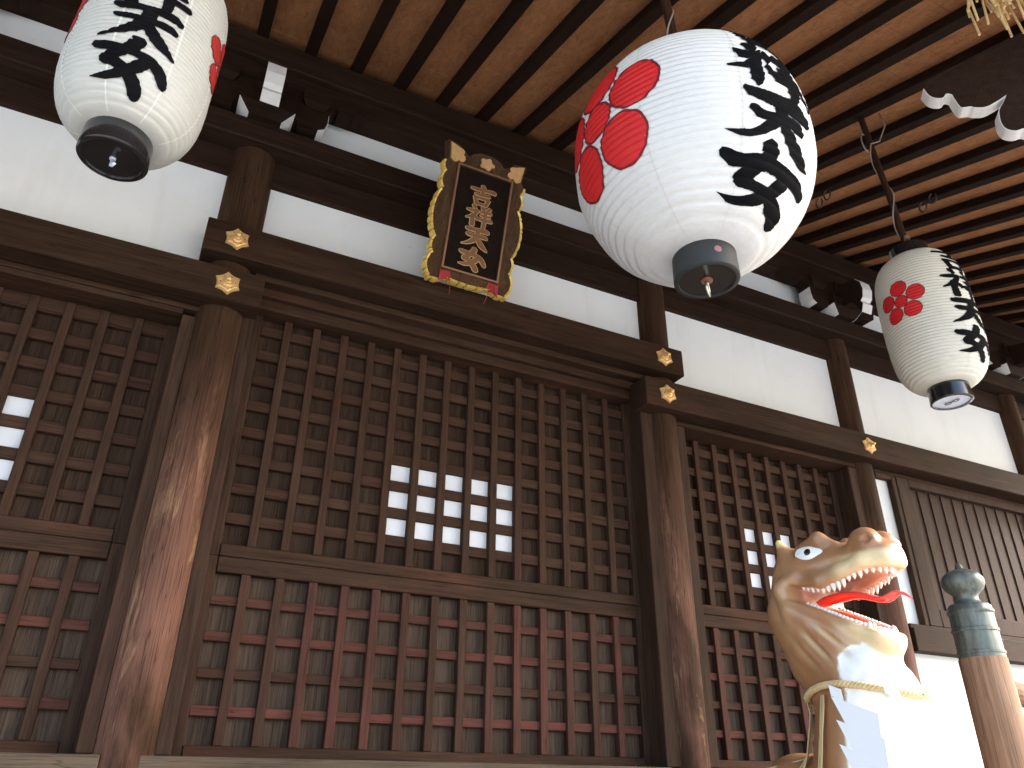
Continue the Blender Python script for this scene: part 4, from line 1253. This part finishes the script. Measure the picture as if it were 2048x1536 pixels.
for i, p in enumerate(resample(lol, 43)):
    mid = abs(i-21); r = .0072 + rn.uniform(-.0006, .0012)
    hgt = .010 if mid not in (4, 5) else .016
    m.tube([p+Vector((0, 0, -.008)), p, p+Vector((0, 0, hgt*.5)), p+Vector((0, 0, hgt*.85)), p+Vector((0, 0, hgt))], [r*.9, r, r*.9, r*.55, .001], 8)
m.build('lower_teeth', M_tooth, dg, (0, 0, DZ), smooth=True)

# tongue
m = MB()
cen = [(x_*.90+.006, z_-.010) for x_, z_ in [(-.135, .285), (-.10, .290), (-.05, .292), (0, .291), (.04, .284), (.08, .268), (.11, .258), (.135, .262), (.158, .274), (.178, .272), (.20, .256), (.212, .246)]]
wid = [.030, .040, .044, .043, .040, .036, .031, .027, .022, .017, .008, .002]
NS, v2, f2 = 16, [], []
for (x_, z_), w_ in zip(cen, wid):
    for k in range(NS):
        a = 2*PI*k/NS
        v2.append((x_, w_*math.cos(a), z_ + .30*min(w_, .04)*math.sin(a) - .10*w_*math.sin(a)*0 + .12*w_*(math.cos(a)**2)))
for i in range(len(cen)-1):
    for k in range(NS): f2.append((i*NS+k, i*NS+(k+1) % NS, (i+1)*NS+(k+1) % NS, (i+1)*NS+k))
m.add(v2, f2)
tg = m.build('tongue', M_tongue, dg, (0, 0, DZ), smooth=True)
sb = tg.modifiers.new('smooth', 'SUBSURF'); sb.levels = 2; sb.render_levels = 2
# plinth
m = MB(); m.box(-.75, .45, -.45, .45, 0, DZ-1.14, b=.03)
m.build('plinth', M_stone, dg)

# sacred rope round the neck
def dl(p): # dragon local -> world
    return Matrix.Translation((NX, NY, DZ)) @ Matrix.Rotation(ALPHA, 4, 'Z') @ Vector(p)
def rope_pt(a, off=.009):
    z_ = -.020 + .034*math.sin(a)**2
    c0 = Vector((-.012, 0, z_)); d = Vector((math.cos(a), math.sin(a), 0))
    h = bvh.ray_cast(c0 + d*.5, -d)
    return (h[0] if h[0] else c0 + d*.165) + d*off
rp = thing('sacred_rope', 'twisted straw rope tied round the neck of the dragon', 'rope', dl((0, 0, 0)))
RB = rp.location
path = [rope_pt(a) for a in np.linspace(0, 2*PI, 181)]
m = MB()
for s_ in range(3):
    pts = []
    for i, p in enumerate(path):
        a = 2*PI*i/180; tw = i*2*PI*15/180*2 + s_*2*PI/3
        rad = Vector((math.cos(a), math.sin(a), 0)); pts.append(dl(p + rad*.0055*math.cos(tw) + Vector((0, 0, 1))*.0055*math.sin(tw)) - RB)
    m.tube(pts, .0058, 7, False)
m.build('rope_strands', M_rope, rp, smooth=True)
def surf(a, z_, off):
    c0 = Vector((float(np.interp(z_, [-.55, -.18, 0], [-.06, 0, -.01])), 0, z_)); d = Vector((math.cos(a), math.sin(a), 0))
    h = bvh.ray_cast(c0 + d*.6, -d)
    return (h[0] if h[0] else c0 + d*.18) + d*off
m = MB(); rn = random.Random(9)
for (a0, n_, L) in ((-1.80, 5, .34), (-2.62, 6, .42), (-2.75, 3, .30)):
    for k in range(n_):
        a = a0 + rn.uniform(-.03, .03); pts = []
        sw = rn.uniform(-.10, .10)
        for q in np.linspace(0, 1, 12):
            z_ = -.012 - L*q*rn.uniform(.98, 1.0)
            pts.append(dl(surf(a + sw*q*q + .03*math.sin(5*q+k), z_, .014+.012*q)) - RB)
        m.tube(pts, .0021, 5)
m.build('rope_tails', M_rope, rp, smooth=True)
# zigzag paper streamers
def streamer(a0, label, lean):
    base = dl(surf(a0, .0, .012))
    t = thing('paper_streamer', label, 'paper streamer', base, group='zigzag paper streamers on the sacred rope')
    m = MB()
    rad = Vector((math.cos(a0), math.sin(a0), 0)); tan = Vector((-math.sin(a0), math.cos(a0), 0))
    R3 = Matrix.Rotation(ALPHA, 3, 'Z')
    zc = .012
    leaf0 = [(-.005, 0), (.035, -.016), (.04, -.05), (.0, -.03)]
    leaf1 = [(0, 0), (.145, -.054), (.145, -.150), (.046, -.088)]
    for k in range(7):
        lf = leaf0 if k == 0 else leaf1
        off0 = .007 + .007*k; off1 = off0 + .012
        A = [R3 @ (tan*(u + lean*k - .004*(k % 2)) + rad*(off0 + (off1-off0)*(-z_/.125)) + Vector((0, 0, zc + z_))) for u, z_ in lf]
        nrm = (R3 @ rad)*.0012
        m.add(A + [p + nrm for p in A], [(0, 1, 2, 3), (7, 6, 5, 4), (0, 1, 5, 4), (1, 2, 6, 5), (2, 3, 7, 6), (3, 0, 4, 7)])
        zc -= .032 if k == 0 else .062
    m.build('paper_fold', M_paper, t)
streamer(-1.56, 'white zigzag paper streamer over the brown flank of the dragon', .006)
streamer(-.68, 'white zigzag paper streamer over the pale chest of the dragon', .017)
bpy.context.view_layer.update()
